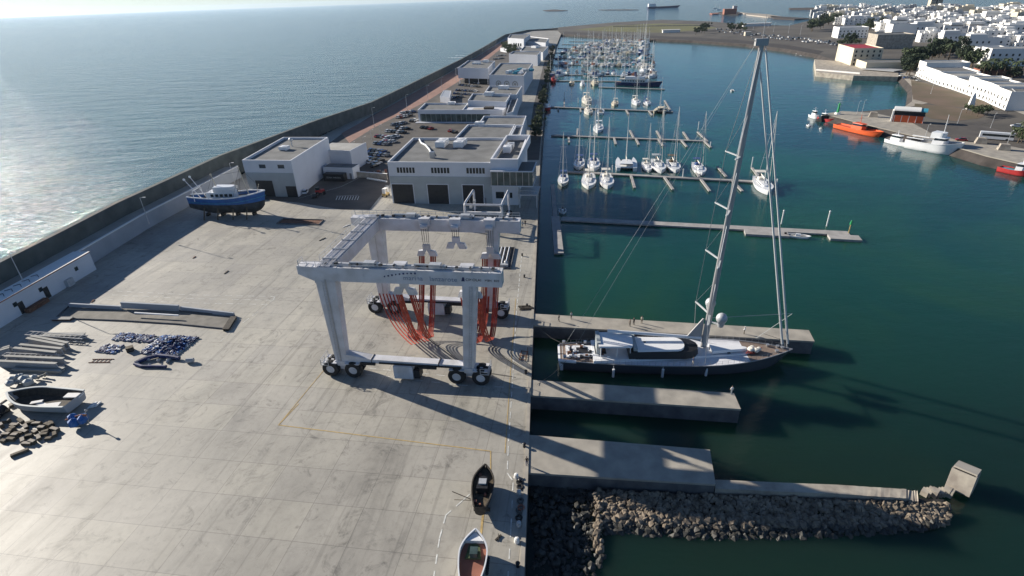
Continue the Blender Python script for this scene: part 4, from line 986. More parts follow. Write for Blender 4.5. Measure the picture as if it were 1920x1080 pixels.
# the long dark motor yacht
t = thing('motor_yacht', 'long dark blue classic motor yacht with pale upper decks lying along its pontoon', 'yacht', P(1197,161,WL), ang(P(1153,160,WL), P(1243,163,WL)), None)
L_ = (P(1241,163,WL)-P(1153,160,WL)).length
b, dk = hull_mb(L_, 7.2, 2.6, 1.2, .6, n=24, full=.6, tr=.5, bow=.12); b.build('hull', 'navy', t, smooth=True); deck_mb(dk, .05, -.02).build('deck', 'teak', t)
b = MB(); rounded(b, -L_*.36, L_*.22, 2.7, 2.3, 2.6, 4.8, nose=2.5, taper=.96); c = b.build('main_deckhouse', 'boat_white', t, smooth=True)
b = MB()
for k in range(9): b.box(-L_*.33+k*L_*.055, -L_*.33+k*L_*.055+1.0, -2.75, 2.75, 3.4, 4.2)
b.each('window', 'glass', c)
b = MB(); rounded(b, -L_*.28, L_*.12, 2.3, 2.0, 4.8, 6.6, nose=2, taper=.95); b.build('upper_deckhouse', 'boat_white', t, smooth=True)
b = MB(); b.box(-L_*.42,L_*.16,-3.0,3.0,4.8,4.92); b.build('upper_deck', 'roof_light', t); b = MB(); b.tube((-2,0,6.6),(-3,0,10),1.1,.9,10); b.build('funnel', 'navy', t)
for x in (.22,-.3): b = MB(); b.tube((L_*x,0,4.5),(L_*x-.8,0,17),.14,.08,6); b.build('mast', 'mast_white', t)
# small boats far out: one simple mesh each, with hull, deck and mast faces
def far_boat(L_, B_, mh, cabin=True):
    b, dk = hull_mb(L_, B_, .11*L_, .3, .3, n=8, full=.6, tr=.65, m=4); k = len(b.f); b.m = [0]*k
    d = deck_mb(dk, .03, 0); b.add(d.v, d.f, 1); fb = .11*L_
    b.box(-L_*.15,L_*.2,-B_*.27,B_*.27,fb,fb+.55,1); b.box(-L_*.40,-L_*.17,-B_*.3,B_*.3,fb+.05,fb+(1.5 if cabin else .3),2)
    if mh:
        b.tube((L_*.08,0,fb),(L_*.08,0,mh),.14,.09,5,3); b.tube((L_*.08,0,fb+1.5),(-L_*.32,0,fb+1.6),.2,.14,5,2); b.bar((L_*.08,-1.1,mh*.6),(L_*.08,1.1,mh*.6),.1,.08,3)
    else: b.box(-L_*.2,L_*.14,-B_*.33,B_*.33,fb+.5,fb+1.5,0); b.box(-L_*.15,L_*.02,-B_*.28,B_*.28,fb+1.5,fb+2.1,1)
    return b
pal = [('boat_white','boat_white','canvas_blue'),('boat_white','roof_light','sail'),('boat_white','boat_white','sail'),('boat_white','roof_light','cladding'),('navy','boat_white','canvas_blue'),('boat_white','boat_white','brick'),('town_cream','town_cream','sail'),('car_blue','boat_white','sail'),('boat_white','teak','turquoise'),('cladding','boat_white','boat_white')]
cname = ['white blue-covered','white grey-decked','all white','white grey-covered','navy hulled','white red-covered','cream','blue hulled','white teak-decked','grey hulled']
fm = {}
def far_mesh(k, motor):
    if (k, motor) not in fm:
        o = far_boat(11, 3.6, 0 if motor else 15).build('moored_boat', [pal[k][0], pal[k][1], pal[k][2], 'mast_white']); fm[(k, motor)] = o.data; bpy.data.objects.remove(o)
    return fm[(k, motor)]
rr = random.Random(21)
dens = [None, None, (.6,.7), (.85,.9), (.95,.95), (.95,.95), (1,1), (1,.95), (.9,.6)]
for k in range(2, 9):
    (x0,y0),(x1,y1) = FAR[k]; a, c = P(x0,y0,WL), P(x1,y1,WL); L_ = (c-a).length; d = (c-a)/L_; u = Vector((-d.y,d.x,0)); n = int(L_/4.7); a0 = ang(a, c)
    for side in (-1, 1):
        cnt = 0; start = (.07, .09, .10, .12, .2, .3, .42)[k-2]
        for i in range(n):
            q = (i+.5)/n
            if q < start or rr.random() > dens[k][0 if side < 0 else 1]*(1 if q > .35 else .7): continue
            ci = rr.choice([0,0,1,1,2,2,2,3,3,4,5,6,6,7,8,9]); motor = rr.random() < .25; s_ = rr.uniform(.9, 1.3)*(1.3 if q > .93 else 1)
            bt = bpy.data.objects.new('moored_boat', far_mesh(ci, motor)); COL.objects.link(bt)
            p = a+d*(q*L_+rr.uniform(-.6,.6))+u*side*(6.6*s_+1.2); bt.location = (p.x,p.y,WL); bt.rotation_euler = (0,0,a0+side*math.pi/2+(math.pi if rr.random() < .3 else 0)+R(12 if side > 0 else -12)+rr.uniform(-.03,.03)); bt.scale = (s_, s_, s_*rr.uniform(.8,1.25))
            tag(bt, f"{cname[ci]} {'motor boat' if motor else 'sailing boat'}, {nth(cnt)} along the {'near' if side < 0 else 'far'} side of {nth(k-2)} far pontoon", 'motor boat' if motor else 'sailing boat', 'boats in the far marina rows'); cnt += 1
for (x, y, tx, ty, lab) in ((1206,133,1213,63,'white yacht with by far the tallest mast of the far marina'),(1221,131,1222,86,'big white motor sailer with tall mast at the right end of the far rows')):
    L0 = put(A, (x,y), (x+3,y+8), lab, 1.0, group='boats in the far marina rows'); 
    h = 20*(2.05 if x < 1210 else 1.3)/20; L0.scale = (1.5,1.5,h)
# odd small craft
def mini(label, mid, bow, L_, B_, hm='boat_white', dm='roof_light', name='dinghy', cat='dinghy', extra=None):
    t = thing(name, label, cat); b, dk = hull_mb(L_, B_, .55, .2, .2, n=10, full=.6, tr=.8); b.build('hull', hm, t, smooth=True); deck_mb(dk, B_*.12, -.15).build('deck', dm, t); rail_mb(dk, .18, .16).build('tube_rim', hm, t)
    b = MB(); b.box(-.1*L_,.1*L_,-.3,.3,.4,1.1); b.build('console', 'boat_white', t); b = MB(); b.box(-L_*.55,-L_*.46,-.22,.22,.1,1.1); b.build('outboard', 'dark', t)
    return berth(t, mid, bow)
mini('round white dinghy moored by the quay gangway in shadow', (1055,393), (1055,398), 4.2, 2.2)
mini('pale open boat moored under the side of the wide concrete pontoon', (1497,439), (1515,441), 6.5, 2.2, name='open_boat', cat='open boat')
mini('small white motor boat running across the middle of the harbour', (1373,168), (1370,165), 6, 2.3, name='small_motor_boat', cat='motor boat')
mini('tiny white boat towing a wake near the far shore', (1499,100), (1496,100), 7, 2.6, name='speed_boat', cat='motor boat')
mini('white dinghy floating off the bow of the white patrol ship', (1810,290), (1814,291), 4, 2)
mini('little white buoy tender left of the red and white pilot boats', (1517,233), (1519,234), 3, 1.6)
b = MB(); rr = random.Random(3)
for k in range(60):
    c = P(1500+rr.random()**.8*34, 102+rr.uniform(-1.6,3), -2.93); r = rr.uniform(.4,1.6); b.add([(c.x+r*1.7*math.cos(i*.9),c.y+r*math.sin(i*.9),-2.92+.001*k) for i in range(7)], [tuple(range(7))])
tag(b.build('wake', 'foam'), 'white foam wake behind the tiny boat near the far shore', 'wake', kind='stuff')
def workboat(label, p0, p1, B_, hm, top, name, cat, fb=1.8, house=(-.1,.18), mast=5, deckm='roof_grey', sheer=1.0):
    "p0 stern, p1 bow at the waterline"
    a, c = P(*p0, WL), P(*p1, WL); L_ = (c-a).length; t = thing(name, label, cat, (a+c)/2, ang(a, c))
    b, dk = hull_mb(L_, B_, fb, sheer, .4, n=20, full=.62, tr=.75, bow=.14); b.build('hull', hm, t, smooth=True); deck_mb(dk, .05, -.3).build('deck', deckm, t); rail_mb(dk, .2, .25, .1).build('bulwark_rail', hm if name != 'patrol_ship' else 'boat_white', t)
    x0, x1 = L_*house[0], L_*house[1]
    b = MB(); rounded(b, x0, x1, B_*.33, B_*.26, fb-.2, fb+1.6, nose=1.0, taper=.9); h = b.build('wheelhouse', top, t)
    b = MB(); rounded(b, x0+.1*(x1-x0), x1-.02*L_, B_*.30, B_*.23, fb+1.6, fb+2.5, nose=.9, taper=.88); b.build('bridge_window', 'glass', h)
    b = MB(); rounded(b, x0+.05*(x1-x0), x1, B_*.31, B_*.24, fb+2.5, fb+2.75, nose=.9, taper=.95); b.build('wheelhouse_roof', top, h)
    b = MB(); b.tube(((x0+x1)/2,0,fb+2.7),((x0+x1)/2-.4,0,fb+2.7+mast),.16,.08,6); b.bar(((x0+x1)/2-.2,-1.3,fb+2.7+mast*.6),((x0+x1)/2-.2,1.3,fb+2.7+mast*.6),.12); b.build('mast', top, t)
    return t, L_
t, L_ = workboat('bright orange rescue boat with raked bow moored at the wharf', (1568,239), (1654,259), 6.2, 'orange', 'orange', 'rescue_boat', 'rescue boat', 1.7, (-.12,.12), 4, 'orange'); b = MB(); b.box(L_*.0,L_*.08,-3.1,3.1,1.72,1.8); b.build('deck_stripe', 'mark_yellow', t)
t, L_ = workboat('large white patrol ship with a tall lattice mast alongside the wharf', (1700,275), (1801,292), 9.0, 'boat_white', 'boat_white', 'patrol_ship', 'ship', 3.4, (-.02,.22), 9, 'roof_light', 1.6)
b = MB(); rounded(b, -L_*.08, L_*.16, 2.6, 2.2, 5.6, 8.0, nose=1.5, taper=.9); b.build('upper_bridge', 'boat_white', t); b = MB(); b.box(-L_*.42,-L_*.3,-2,2,3.2,4.2); b.build('deck_crate', 'dark', t); b = MB(); b.bar((-L_*.5,2.6,4.6),(-L_*.18,2.6,4.6),.5,.3); b.bar((-L_*.5,-2.6,4.6),(-L_*.18,-2.6,4.6),.5,.3)
b.each('boat_deck_rail', 'boat_white', t)
workboat('smaller white harbour launch beside the stern of the white patrol ship', (1662,266), (1708,277), 4.2, 'boat_white', 'boat_white', 'harbour_launch', 'motor boat', 1.3, (-.3,.1), 2)
workboat('white pilot boat with red trim, outermost at the tip of the wharf', (1519,219), (1534,224), 3.2, 'boat_white', 'boat_white', 'pilot_boat', 'motor boat', 1.1, (-.2,.2), 2)
workboat('dark hulled pilot boat with red trim beside the orange rescue boat', (1536,224), (1562,231), 3.6, 'red', 'boat_white', 'pilot_boat', 'motor boat', 1.1, (-.3,.0), 2)
workboat('red hulled fishing boat with blue gear at the right edge of the photograph', (1872,320), (1935,333), 4.6, 'red', 'boat_white', 'fishing_boat', 'fishing boat', 1.5, (.0,.25), 3, 'turquoise')
# blue trawler propped up on the hard
a, c = P(368,388,5.0), P(505,378,5.6)
t = thing('trawler', 'blue wooden fishing trawler standing on the hard beside the white workshop', 'fishing boat', P(436,403,0), ang(P(375,408,0), P(500,406,0))); Lt = 25.5
b, dk = hull_mb(Lt, 7.4, 3.1, 1.5, 2.7, n=24, full=.62, tr=.35, bow=.08); b.v = [v+Vector((0,0,3.4)) for v in b.v]
lo = MB(); up = MB()
for f in b.f:
    z_ = sum(b.v[i].z for i in f)/len(f); (up if z_ > 4.5 else lo).f.append(f)
up.v = lo.v = b.v; up.m = [0]*len(up.f); lo.m = [0]*len(lo.f)
up.build('topsides', 'blue', t, smooth=True); lo.build('underbody', 'antifoul_shade', t, smooth=True)
d = deck_mb(dk, .12, -1.0); d.v = [v+Vector((0,0,3.4)) for v in d.v]; d.build('deck', 'roof_grey', t)
d = rail_mb(dk, .35, .35, .1); d.v = [v+Vector((0,0,3.4)) for v in d.v]; d.build('gunwale', 'boat_white', t)
d = rail_mb(dk, .12, .14, -1.5); d.v = [v+Vector((0,0,3.4)) for v in d.v]; d.build('rubbing_strake', 'turquoise', t)
b = MB(); rounded(b, -5.5, 3.6, 2.2, 1.8, 5.4, 8.2, nose=1.6, taper=.95); wh = b.build('wheelhouse', 'boat_white', t)
b = MB(); rounded(b, -3.2, 3.2, 1.7, 1.4, 8.2, 9.8, nose=1.2, taper=.95); b.build('upper_wheelhouse', 'boat_white', t)
b = MB()
for k in range(5):
    for s_ in (-1,1): b.box(-4+k*1.5,-3.2+k*1.5,s_*2.05-.25,s_*2.05+.25,6.9,7.7)
b.each('window', 'glass', wh)
b = MB(); railing(b, [(-4.8,-2.2,8.2),(3.2,-2.0,8.2),(3.2,2.0,8.2),(-4.8,2.2,8.2)], 1.0, 1.1, .05); b.build('upper_railing', 'boat_white', t)
for x, h in ((7.5, 15.5), (-2.0, 13.5)): b = MB(); b.tube((x,0,5.5),(x-1.4,0,h),.2,.12,8); b.ball((x-1.4,0,h),.35,8); b.build('mast', 'town_cream', t)
for s_ in (-1,1): b = MB(); b.tube((-7.5,s_*1.2,5.5),(-11.5,s_*1.6,12.5),.16,.1,6); b.ball((-11.5,s_*1.6,12.5),.4,8); b.build('derrick', 'boat_white', t)
b = MB()
for a_, c_ in (((7.2,0,14.5),(12.4,0,8.2)),((7.2,0,14.5),(-3.2,0,13)),((-3.4,0,13.2),(-12,0,6.4)),((6.1,0,15),(3,2.6,6)),((6.1,0,15),(3,-2.6,6)),((-3.2,0,13),(-6,2.6,6)),((-3.2,0,13),(-6,-2.6,6))): b.tube(a_, c_, .04, .04, 4)
b.each('rigging', 'rope', t)
b = MB(); b.path([Vector((-9.5,-2.6,5.6)),Vector((-9.5,-2.4,9)),Vector((-9.5,2.4,9)),Vector((-9.5,2.6,5.6))], .13, 6); b.build('net_gantry', 'boat_white', t)
b = MB(); b.tube((8.5,1.5,5),(10,2.5,9.5),.12,.08,6); b.build('derrick', 'town_cream', t)
rr = random.Random(11)
b = MB()
for k in range(16): x = rr.uniform(-9.5,8); y = rr.uniform(-2,2); s_ = rr.uniform(.3,.9); b.box(x,x+s_,y,y+s_,5.45,5.6+s_, k%3)
b.each('deck_gear', ['roof_light','green','rust'], t)
for x in (-7,-2.5,2.5,7):
    for s_ in (-1,1): b = MB(); b.bar((x,s_*4.6,0),(x,s_*2.6,3.6),.28); b.build('prop', 'wood', t)
for x in (-8,-3,2,7.5): b = MB(); b.box(x-.4,x+.4,-.8,.8,0,.9); b.build('keel_block', 'wood_dark', t)
# two small boats on the quay near the camera
def land_boat(label, p0, p1, B_, hm, dm, name, zk=1.3):
    a, c = P(*p0, 1.5), P(*p1, 1.5); L_ = (c-a).length; m_ = (a+c)/2; t = thing(name, label, 'fishing boat', (m_.x, m_.y, 0), ang(a, c))
    b, dk = hull_mb(L_, B_, 1.25, .5, .95, n=18, full=.58, tr=.5, bow=.1); b.v = [v+Vector((0,0,1.15)) for v in b.v]; b.build('hull', hm, t, smooth=True)
    d = deck_mb(dk, .1, -.55); d.v = [v+Vector((0,0,1.15)) for v in d.v]; d.build('deck', dm, t)
    d = rail_mb(dk, .16, .2); d.v = [v+Vector((0,0,1.15)) for v in d.v]; d.build('gunwale', hm, t)
    for x in (-.28,.25): b = MB(); b.box(L_*x-.15,L_*x+.15,-1.1,1.1,0,.45); b.build('keel_block', 'wood_dark', t)
    return t, L_
t, L_ = land_boat('old dark wooden fishing boat propped on the quay beside the lower dashed lines', (900,960), (911,884), 2.9, 'wood_dark', 'wood', 'old_fishing_boat')
b = MB(); rounded(b, -L_*.12, L_*.2, .85, .7, 1.85, 2.9, nose=.6, taper=.9); b.build('engine_cover', 'black', t)
b = MB(); b.box(-.2,.7,-.5,.5,2.9,3.1); b.build('hatch', 'galv', t)
rr = random.Random(2); b = MB()
for k in range(14): x = rr.uniform(-L_*.44,L_*.36); y = rr.uniform(-.8,.8); s_ = rr.uniform(.15,.4); b.box(x,x+s_,y,y+s_,1.85,2.0+s_, k%3)
b.each('deck_gear', ['rust','brick','wood'], t)
b = MB(); b.bar((-L_*.3,1.3,2.2),(-L_*.18,3.9,2.6),.08); b.bar((-L_*.3,1.3,2.0),(-L_*.26,3.6,1.7),.06); b.each('oar', 'wood', t)
t, L_ = land_boat('white fishing boat with green deck and red hold propped at the bottom of the photograph', (880,1110), (893,1006), 3.3, 'boat_white', 'brick', 'white_fishing_boat')
b = MB(); rounded(b, L_*.02, L_*.3, 1.0, .8, 1.85, 2.15, nose=.6, taper=.9); b.build('foredeck', 'leaf', t); b = MB(); b.box(L_*.02,L_*.16,-.55,.35,2.1,2.9); b.build('wheelhouse', 'glass_green', t)
b = MB(); b.hexa([(L_*.30,-1.2,2.0),(L_*.47,-.2,2.3),(L_*.47,.2,2.3),(L_*.30,1.2,2.0)],[(L_*.30,-1.1,2.6),(L_*.47,-.1,2.6),(L_*.47,.1,2.6),(L_*.30,1.1,2.6)]); b.build('bow_cover', 'boat_white', t)
b = MB()
for k in range(7): b.ball((L_*(.1-.045*k), -1.75, 1.4), .22, 8)
b.each('tyre_fender', 'rubber', t)
# small travel lift by the workshop
o = P(920,412,0); t = thing('small_travel_lift', 'smaller white tubular boat hoist standing between the workshop and the big one', 'boat hoist', P(916,418,0), R(-9))
HW, HD, HH = 5.4, 6.5, 8.2
for s_ in (-1,1):
    b = MB(); x = s_*HW; b.path([(x,-HD,1.2),(x,-HD,HH-.6),(x,-HD+.6,HH),(x,HD-.6,HH),(x,HD,HH-.6),(x,HD,1.2)], .34, 8); b.build('side_frame', 'crane_white', t)
    b = MB(); b.box(x-.35,x+.35,-HD,HD,.9,1.5); b.build('lower_beam', 'crane_white', t)
    for y in (-HD, HD): wheel(t, x, y, .95, .6)
    for y in (-2.5,2.5): b = MB(); b.box(x-s_*.9-.4,x-s_*.9+.4,y-.4,y+.4,5.6,6.3); b.tube((x-s_*.9,y,6.3),(x-s_*.5,y,HH),.05,.05,5); b.build('hoist_block', 'galv', t)
b = MB(); b.box(-HW,HW,-HD-.3,-HD+.3,HH-3.0,HH-2.3); b.box(-HW+.4,-HW+1.0,-HD-.28,-HD+.28,HH-5,HH-3.0);b.box(HW-1.0,HW-.4,-HD-.28,-HD+.28,HH-5,HH-3.0); b.build('cross_beam', 'crane_white', t)
b = MB(); b.tube((-HW,-HD,HH-.2),(HW,-HD,HH-.2),.3,.3,10); b.build('top_beam', 'crane_white', t)
# trench with pipes and pump on the quay (service pit)
t = thing('service_pit', 'dark open service pit with white pipes beside the right end of the big hoist', 'pit', P(945,484,0), R(-6))
b = MB(); b.box(-2.2,2.2,-6.2,6.2,.02,.10); b.build('pit_dark', 'dark', t)
b = MB(); b.box(-2.4,-2.2,-6.4,6.4,.0,.4); b.box(2.2,2.4,-6.4,6.4,0,.4); b.box(-2.2,2.2,-6.4,-6.2,0,.4); b.box(-2.2,2.2,6.2,6.4,0,.4); b.build('pit_kerb', 'pier_side', t)
b = MB()
for x in (-1.2,-.2,.9): b.tube((x,-5.6,.5),(x,6.0,.5),.17,.17,8)
b.each('pipe', 'white', t)
b = MB(); b.box(-.3,1.6,-5.9,-4.9,.1,.9); b.ball((1.0,-4.6,1.0),.5,10); b.each('pump', 'galv', t)
# ------------------------------------------------------------------ clutter on the hard, left side
def at(name, label, cat, px_, rz=0, group=None, z=0): return thing(name, label, cat, P(px_[0], px_[1], z), R(rz), group)
def between(name, label, cat, p, q, z=0, group=None):
    a, c = P(*p, z), P(*q, z); return thing(name, label, cat, a, ang(a, c), group), (c-a).length
rr = random.Random(14)
# toppled steel girders
GG = 'dismantled steel girders lying in the yard'
def girder(label, p, q, h=1.3, w=1.2, m='town_grey', lattice=False):
    t, L_ = between('steel_girder', label, 'girder', p, q, group=GG); b = MB()
    if lattice:
        for y in (-w/2, w/2):
            for z in (.15, h): b.bar((0,y,z),(L_,y,z),.16)
        b.build('chord', m, t); b = MB(); n = max(3, int(L_/1.1))
        for y in (-w/2, w/2):
            for k in range(n): b.bar((L_*k/n,y,.15 if k%2 else h),(L_*(k+1)/n,y,h if k%2 else .15),.09)
        for k in range(n): b.bar((L_*k/n,-w/2,h),(L_*k/n,w/2,h),.09)
        b.build('brace', m, t)
    else:
        b.box(0,L_,-w/2,-w/2+.2,0,h); b.box(0,L_,w/2-.2,w/2,0,h); b.box(0,L_,-w/2+.2,w/2-.2,.1,.3); b.build('web', m, t)
        b = MB(); b.box(-.1,L_+.1,-w/2-.22,-w/2+.38,h,h+.12); b.box(-.1,L_+.1,w/2-.38,w/2+.22,h,h+.12); b.build('flange', 'roof_light', t)
        b = MB()
        for k in range(max(2, int(L_/2))): b.box(k*2.0+.5,k*2.0+.65,-w/2+.2,w/2-.2,.3,h*.8)
        b.each('stiffener', m, t)
girder('farthest pale girder of the pile beside the pit wall', (55,632), (163,640), 1.0, 1.3, 'town_grey', True)
girder('white steel girder lying second farthest in the pile', (60,642), (128,655), 1.3, 1.0, 'town_grey')
girder('short grey girder right of the second farthest girder', (86,634), (160,634), .9, .8)
girder('middle grey girder of the pile with wide flanges', (38,660), (115,668), 1.4, 1.4)
girder('long open box girder nearest the grey covered bundle', (10,684), (118,689), 1.5, 1.8)
girder('thin lattice girder behind the long open box girder', (12,672), (110,676), 1.0, .9, 'town_grey', True)
girder('pale plate girder lying nearest in the pile', (30,693), (118,697), .5, 1.0, 'roof_light')
girder('stubby girder sticking out of the shade at the left edge', (-6,668), (22,660), 1.2, 1.0)
girder('rusty narrow girder lying alone under the pit wall', (100,600), (135,600), .4, .7, 'rust')
t = at('covered_bundle', 'crumpled blue grey tarpaulin over a bundle behind the open hull', 'tarpaulin', (50,717), 10); b = MB(); r3 = random.Random(1)
for k in range(10): b.ball((r3.uniform(-2.2,2.2),r3.uniform(-1.2,1.2),.5+r3.random()*.6), r3.uniform(.5,1.1), 7, sz=.8)
b.build('tarpaulin', 'cladding', t); b = MB()
for k in range(7): x = r3.uniform(-2.6,2.6); y = r3.uniform(-1.6,1.4); b.bar((x,y,.2),(x+r3.uniform(.6,1.8),y+r3.uniform(-.6,.6),.9),.18,.3)
b.each('scrap_beam', 'roof_light', t)
# open hull with debris
t, L_ = between('open_boat_hull', 'empty open boat hull filled with white scrap sheets left of the yard', 'boat hull', (146,765), (26,757))
b, dk = hull_mb(L_*1.02, 5.0, 1.5, .5, .4, n=20, full=.55, tr=.88, bow=.15); b.v = [v+Vector((L_/2,0,.5)) for v in b.v]; b.build('hull', 'town_grey', t, smooth=True)
d = deck_mb(dk, .35, -1.35, 0, .92); d.v = [v+Vector((L_/2,0,.55)) for v in d.v]; d.build('sole', 'wood_dark', t)
d = rail_mb(dk, .34, .2); d.v = [v+Vector((L_/2,0,.5)) for v in d.v]; d.build('gunwale', 'cladding', t)
b = MB()
ins = []
for s_ in (-1,1):
    vs = []
    for x,h_,z in dk[:-1]: vs += [(x+L_/2, s_*(h_-.2), z+.45), (x+L_/2, s_*(h_*.8-.2), .7)]
    b.add(vs, [(2*i,2*i+2,2*i+3,2*i+1) for i in range(len(dk)-2)])
b.build('inner_side', 'wood_dark', t)
b = MB()
for (x,y,lx,ly,z,a) in ((1.2,-1.2,2.8,1.2,1.6,.1),(3.2,1.2,2.2,1.4,1.2,.3),(5.2,1.0,2.6,.8,1.0,-.2),(6.8,.6,1.8,.7,1.2,.4)):
    b.add([Vector((x+u*lx/2*math.cos(a)-v*ly/2*math.sin(a), y+u*lx/2*math.sin(a)+v*ly/2*math.cos(a), z+w_)) for w_ in (0,.18) for u,v in ((-1,-1),(1,-1),(1,1),(-1,1))], [(3,2,1,0),(4,5,6,7),(0,1,5,4),(1,2,6,5),(2,3,7,6),(3,0,4,7)])
b.each('scrap_sheet', 'town_white', t)
# blue tarpaulin heap
t = at('blue_tarpaulin_heap', 'dark blue tarpaulin over a heap of gear beside the open hull', 'tarpaulin', (150,798), -8); b = MB()
for k in range(9): b.ball((r3.uniform(-1.2,1.3),r3.uniform(-.8,.8),.7+r3.random()*.7), r3.uniform(.5,.9), 7, sz=1.0)
b.build('tarpaulin', 'blue', t); b = MB()
for k in range(4): b.bar((-2+k*.5,-.2,1.2),(.8+k*.3,.5,2.0),.12,.2)
b.each('pole', 'brick', t); b = MB(); b.tube((1.1,.6,0),(1.7,.5,2.9),.09,.07,6); b.ball((1.9,.5,2.9),.25,6); b.build('lamp_head', 'steel', t)
for k in range(5): t, L_ = between('white_plank', f'{nth(k)} white plank from the left, leaning behind the blue tarpaulin heap', 'plank', (165+k*3.4,767-k*.8), (176+k*3.4,757-k*.6), group='white planks by the blue heap'); b = MB(); b.box(0,L_,-.14,.14,.05,.2+.1*(k%3)); b.build('plank', 'town_white', t)
# timber keel blocks: individuals
proto_block = None
spots = [(14,792),(40,791),(70,796),(92,800),(4,801),(26,806),(50,803),(98,797),(66,811),(86,812),(104,808),(35,814),(12,816),(56,820),(-8,808),(-14,795),(74,822),(92,824),(44,828),(22,826),(62,831),(8,829),(-6,822),(38,851),(28,798),(58,795),(80,806),(18,810),(46,811),(104,816),(52,834),(12,770),(22,762),(4,773),(30,820),(84,817)]
desc = ['brown','weathered','dark','pale topped']
for k, (x, y) in enumerate(spots):
    sx = rr.uniform(.9,1.6) if k not in (23,) else 2.2
    t = at('timber_block', f"{desc[k%4]} timber keel block, {nth(k)} counted in the scattered pile at the left edge" if k != 23 else 'single timber keel block lying apart below the scattered pile', 'timber block', (x, y), rr.uniform(-55,30) if k != 23 else 38, 'timber keel blocks')
    b = MB(); h = rr.uniform(.35,.75); b.box(-sx/2,sx/2,-.29,.29,0,h); o = b.build('block', 'wood', t)
    b = MB(); b.box(-sx/2+.03,sx/2-.03,-.26,.26,h,h+.04); b.build('cap', ('pale_stone','wood')[k%2], t)
t = at('dark_drum', 'dark rounded drum at the left edge above the keel blocks', 'drum', (2,780)); b = MB(); b.tube((0,-.9,.9),(0,.9,.9),.9,.9,14); b.build('drum', 'car_black', t)
for k, (p, q, l) in enumerate((((0,758),(12,750),'thin'),((14,768),(26,758),'dark'))): 
    t, L_ = between('plank', f'{l} loose plank lying above the keel blocks near the left edge', 'plank', p, q); b = MB(); b.box(0,L_,-.15,.15,0,.12); b.build('plank', 'wood_dark', t)
# blue stacked chain mats
def mat_pile(label, px_, w, d, h, n, seed, m=('navy','blue','galv')):
    r4 = random.Random(seed); t = at('buoy_mat', label, 'net mat', px_, -10); k_ = 0
    b = MB(); 
    for k in range(n):
        x = r4.uniform(-w/2,w/2); y = r4.uniform(-d/2,d/2); e = 1-max(abs(x)/(w/2), abs(y)/(d/2)); z = .15+h*max(0,e)*r4.random()
        a = r4.uniform(0,3.14); l = r4.uniform(.25,.5); b.m and None
        b.tube((x-l*math.cos(a),y-l*math.sin(a),z),(x+l*math.cos(a),y+l*math.sin(a),z+r4.uniform(-.1,.1)), .17, .17, 6, r4.choice((0,0,0,1,2)))
    o = b.build('net', list(m), t)
    b = MB(); q = [(-w/2,-d/2),(w/2,-d/2),(w/2,d/2),(-w/2,d/2)]
    for i in range(4): b.bar((*q[i],.1),(*q[(i+1)%4],.1),.16,.2)
    b.build('frame', 'cladding', t); return t
mat_pile('large dark blue heap of linked floats in front of the pit', (318,648), 8.0, 6.4, 1.6, 520, 1)
mat_pile('blue and white float mat lying left of the large blue heap', (240,633), 5.6, 2.4, .3, 120, 2)
mat_pile('smaller square float mat with gaps in front of the others', (207,655), 4.2, 2.6, .3, 80, 3)
mat_pile('short float mat between the left mat and the large blue heap', (277,636), 3.2, 2.2, .25, 50, 4)
t = at('net_roll', 'long rolled net and canvas lying in front of the large blue heap', 'net roll', (300,683)); r4 = random.Random(5)
b = MB(); pts = [(-4.8,.2,.3),(-3.2,1.6,.5),(-1.5,2.3,.5),(1.0,1.8,.5),(3.2,1.2,.4)]; b.path([Vector(p) for p in pts], .42, 7); b.path([Vector(p) for p in [(-4.8,0,.3),(-2.8,-.9,.3),(-.6,-1.0,.3),(2.0,-1.3,.35)]], .3, 7); b.build('net', 'navy', t)
b = MB()
for k in range(14): b.ball((r4.uniform(-4.5,1.5),r4.uniform(-1,1.6),.25), r4.uniform(.15,.4), 6)
b.each('float', 'town_grey', t)
t = at('fuel_drum_group', 'small grey rounded tank lying right of the rolled net', 'tank', (357,680)); b = MB(); b.tube((-.6,0,.5),(.7,.1,.5),.5,.45,10); b.build('tank', 'town_grey', t)
t = at('wooden_crate', 'small dark crate standing right of the square float mat', 'crate', (245,658), 30); b = MB(); b.box(-.6,.6,-.5,.5,0,.85); b.build('crate', 'wood_dark', t); b = MB(); b.box(-.65,.65,-.55,.55,.85,.95); b.build('lid', 'wood', t)
t = at('ladder', 'rusty ladder lying flat beside the square float mat', 'ladder', (190,677), -3); b = MB()
for y in (-.55,.55): b.bar((-2.2,y,.08),(2.2,y,.08),.1)
b.build('rail', 'rust', t); b = MB()
for k in range(5): b.bar((-1.6+k*.8,-.55,.08),(-1.6+k*.8,.55,.08),.08)
b.each('rung', 'rust', t)
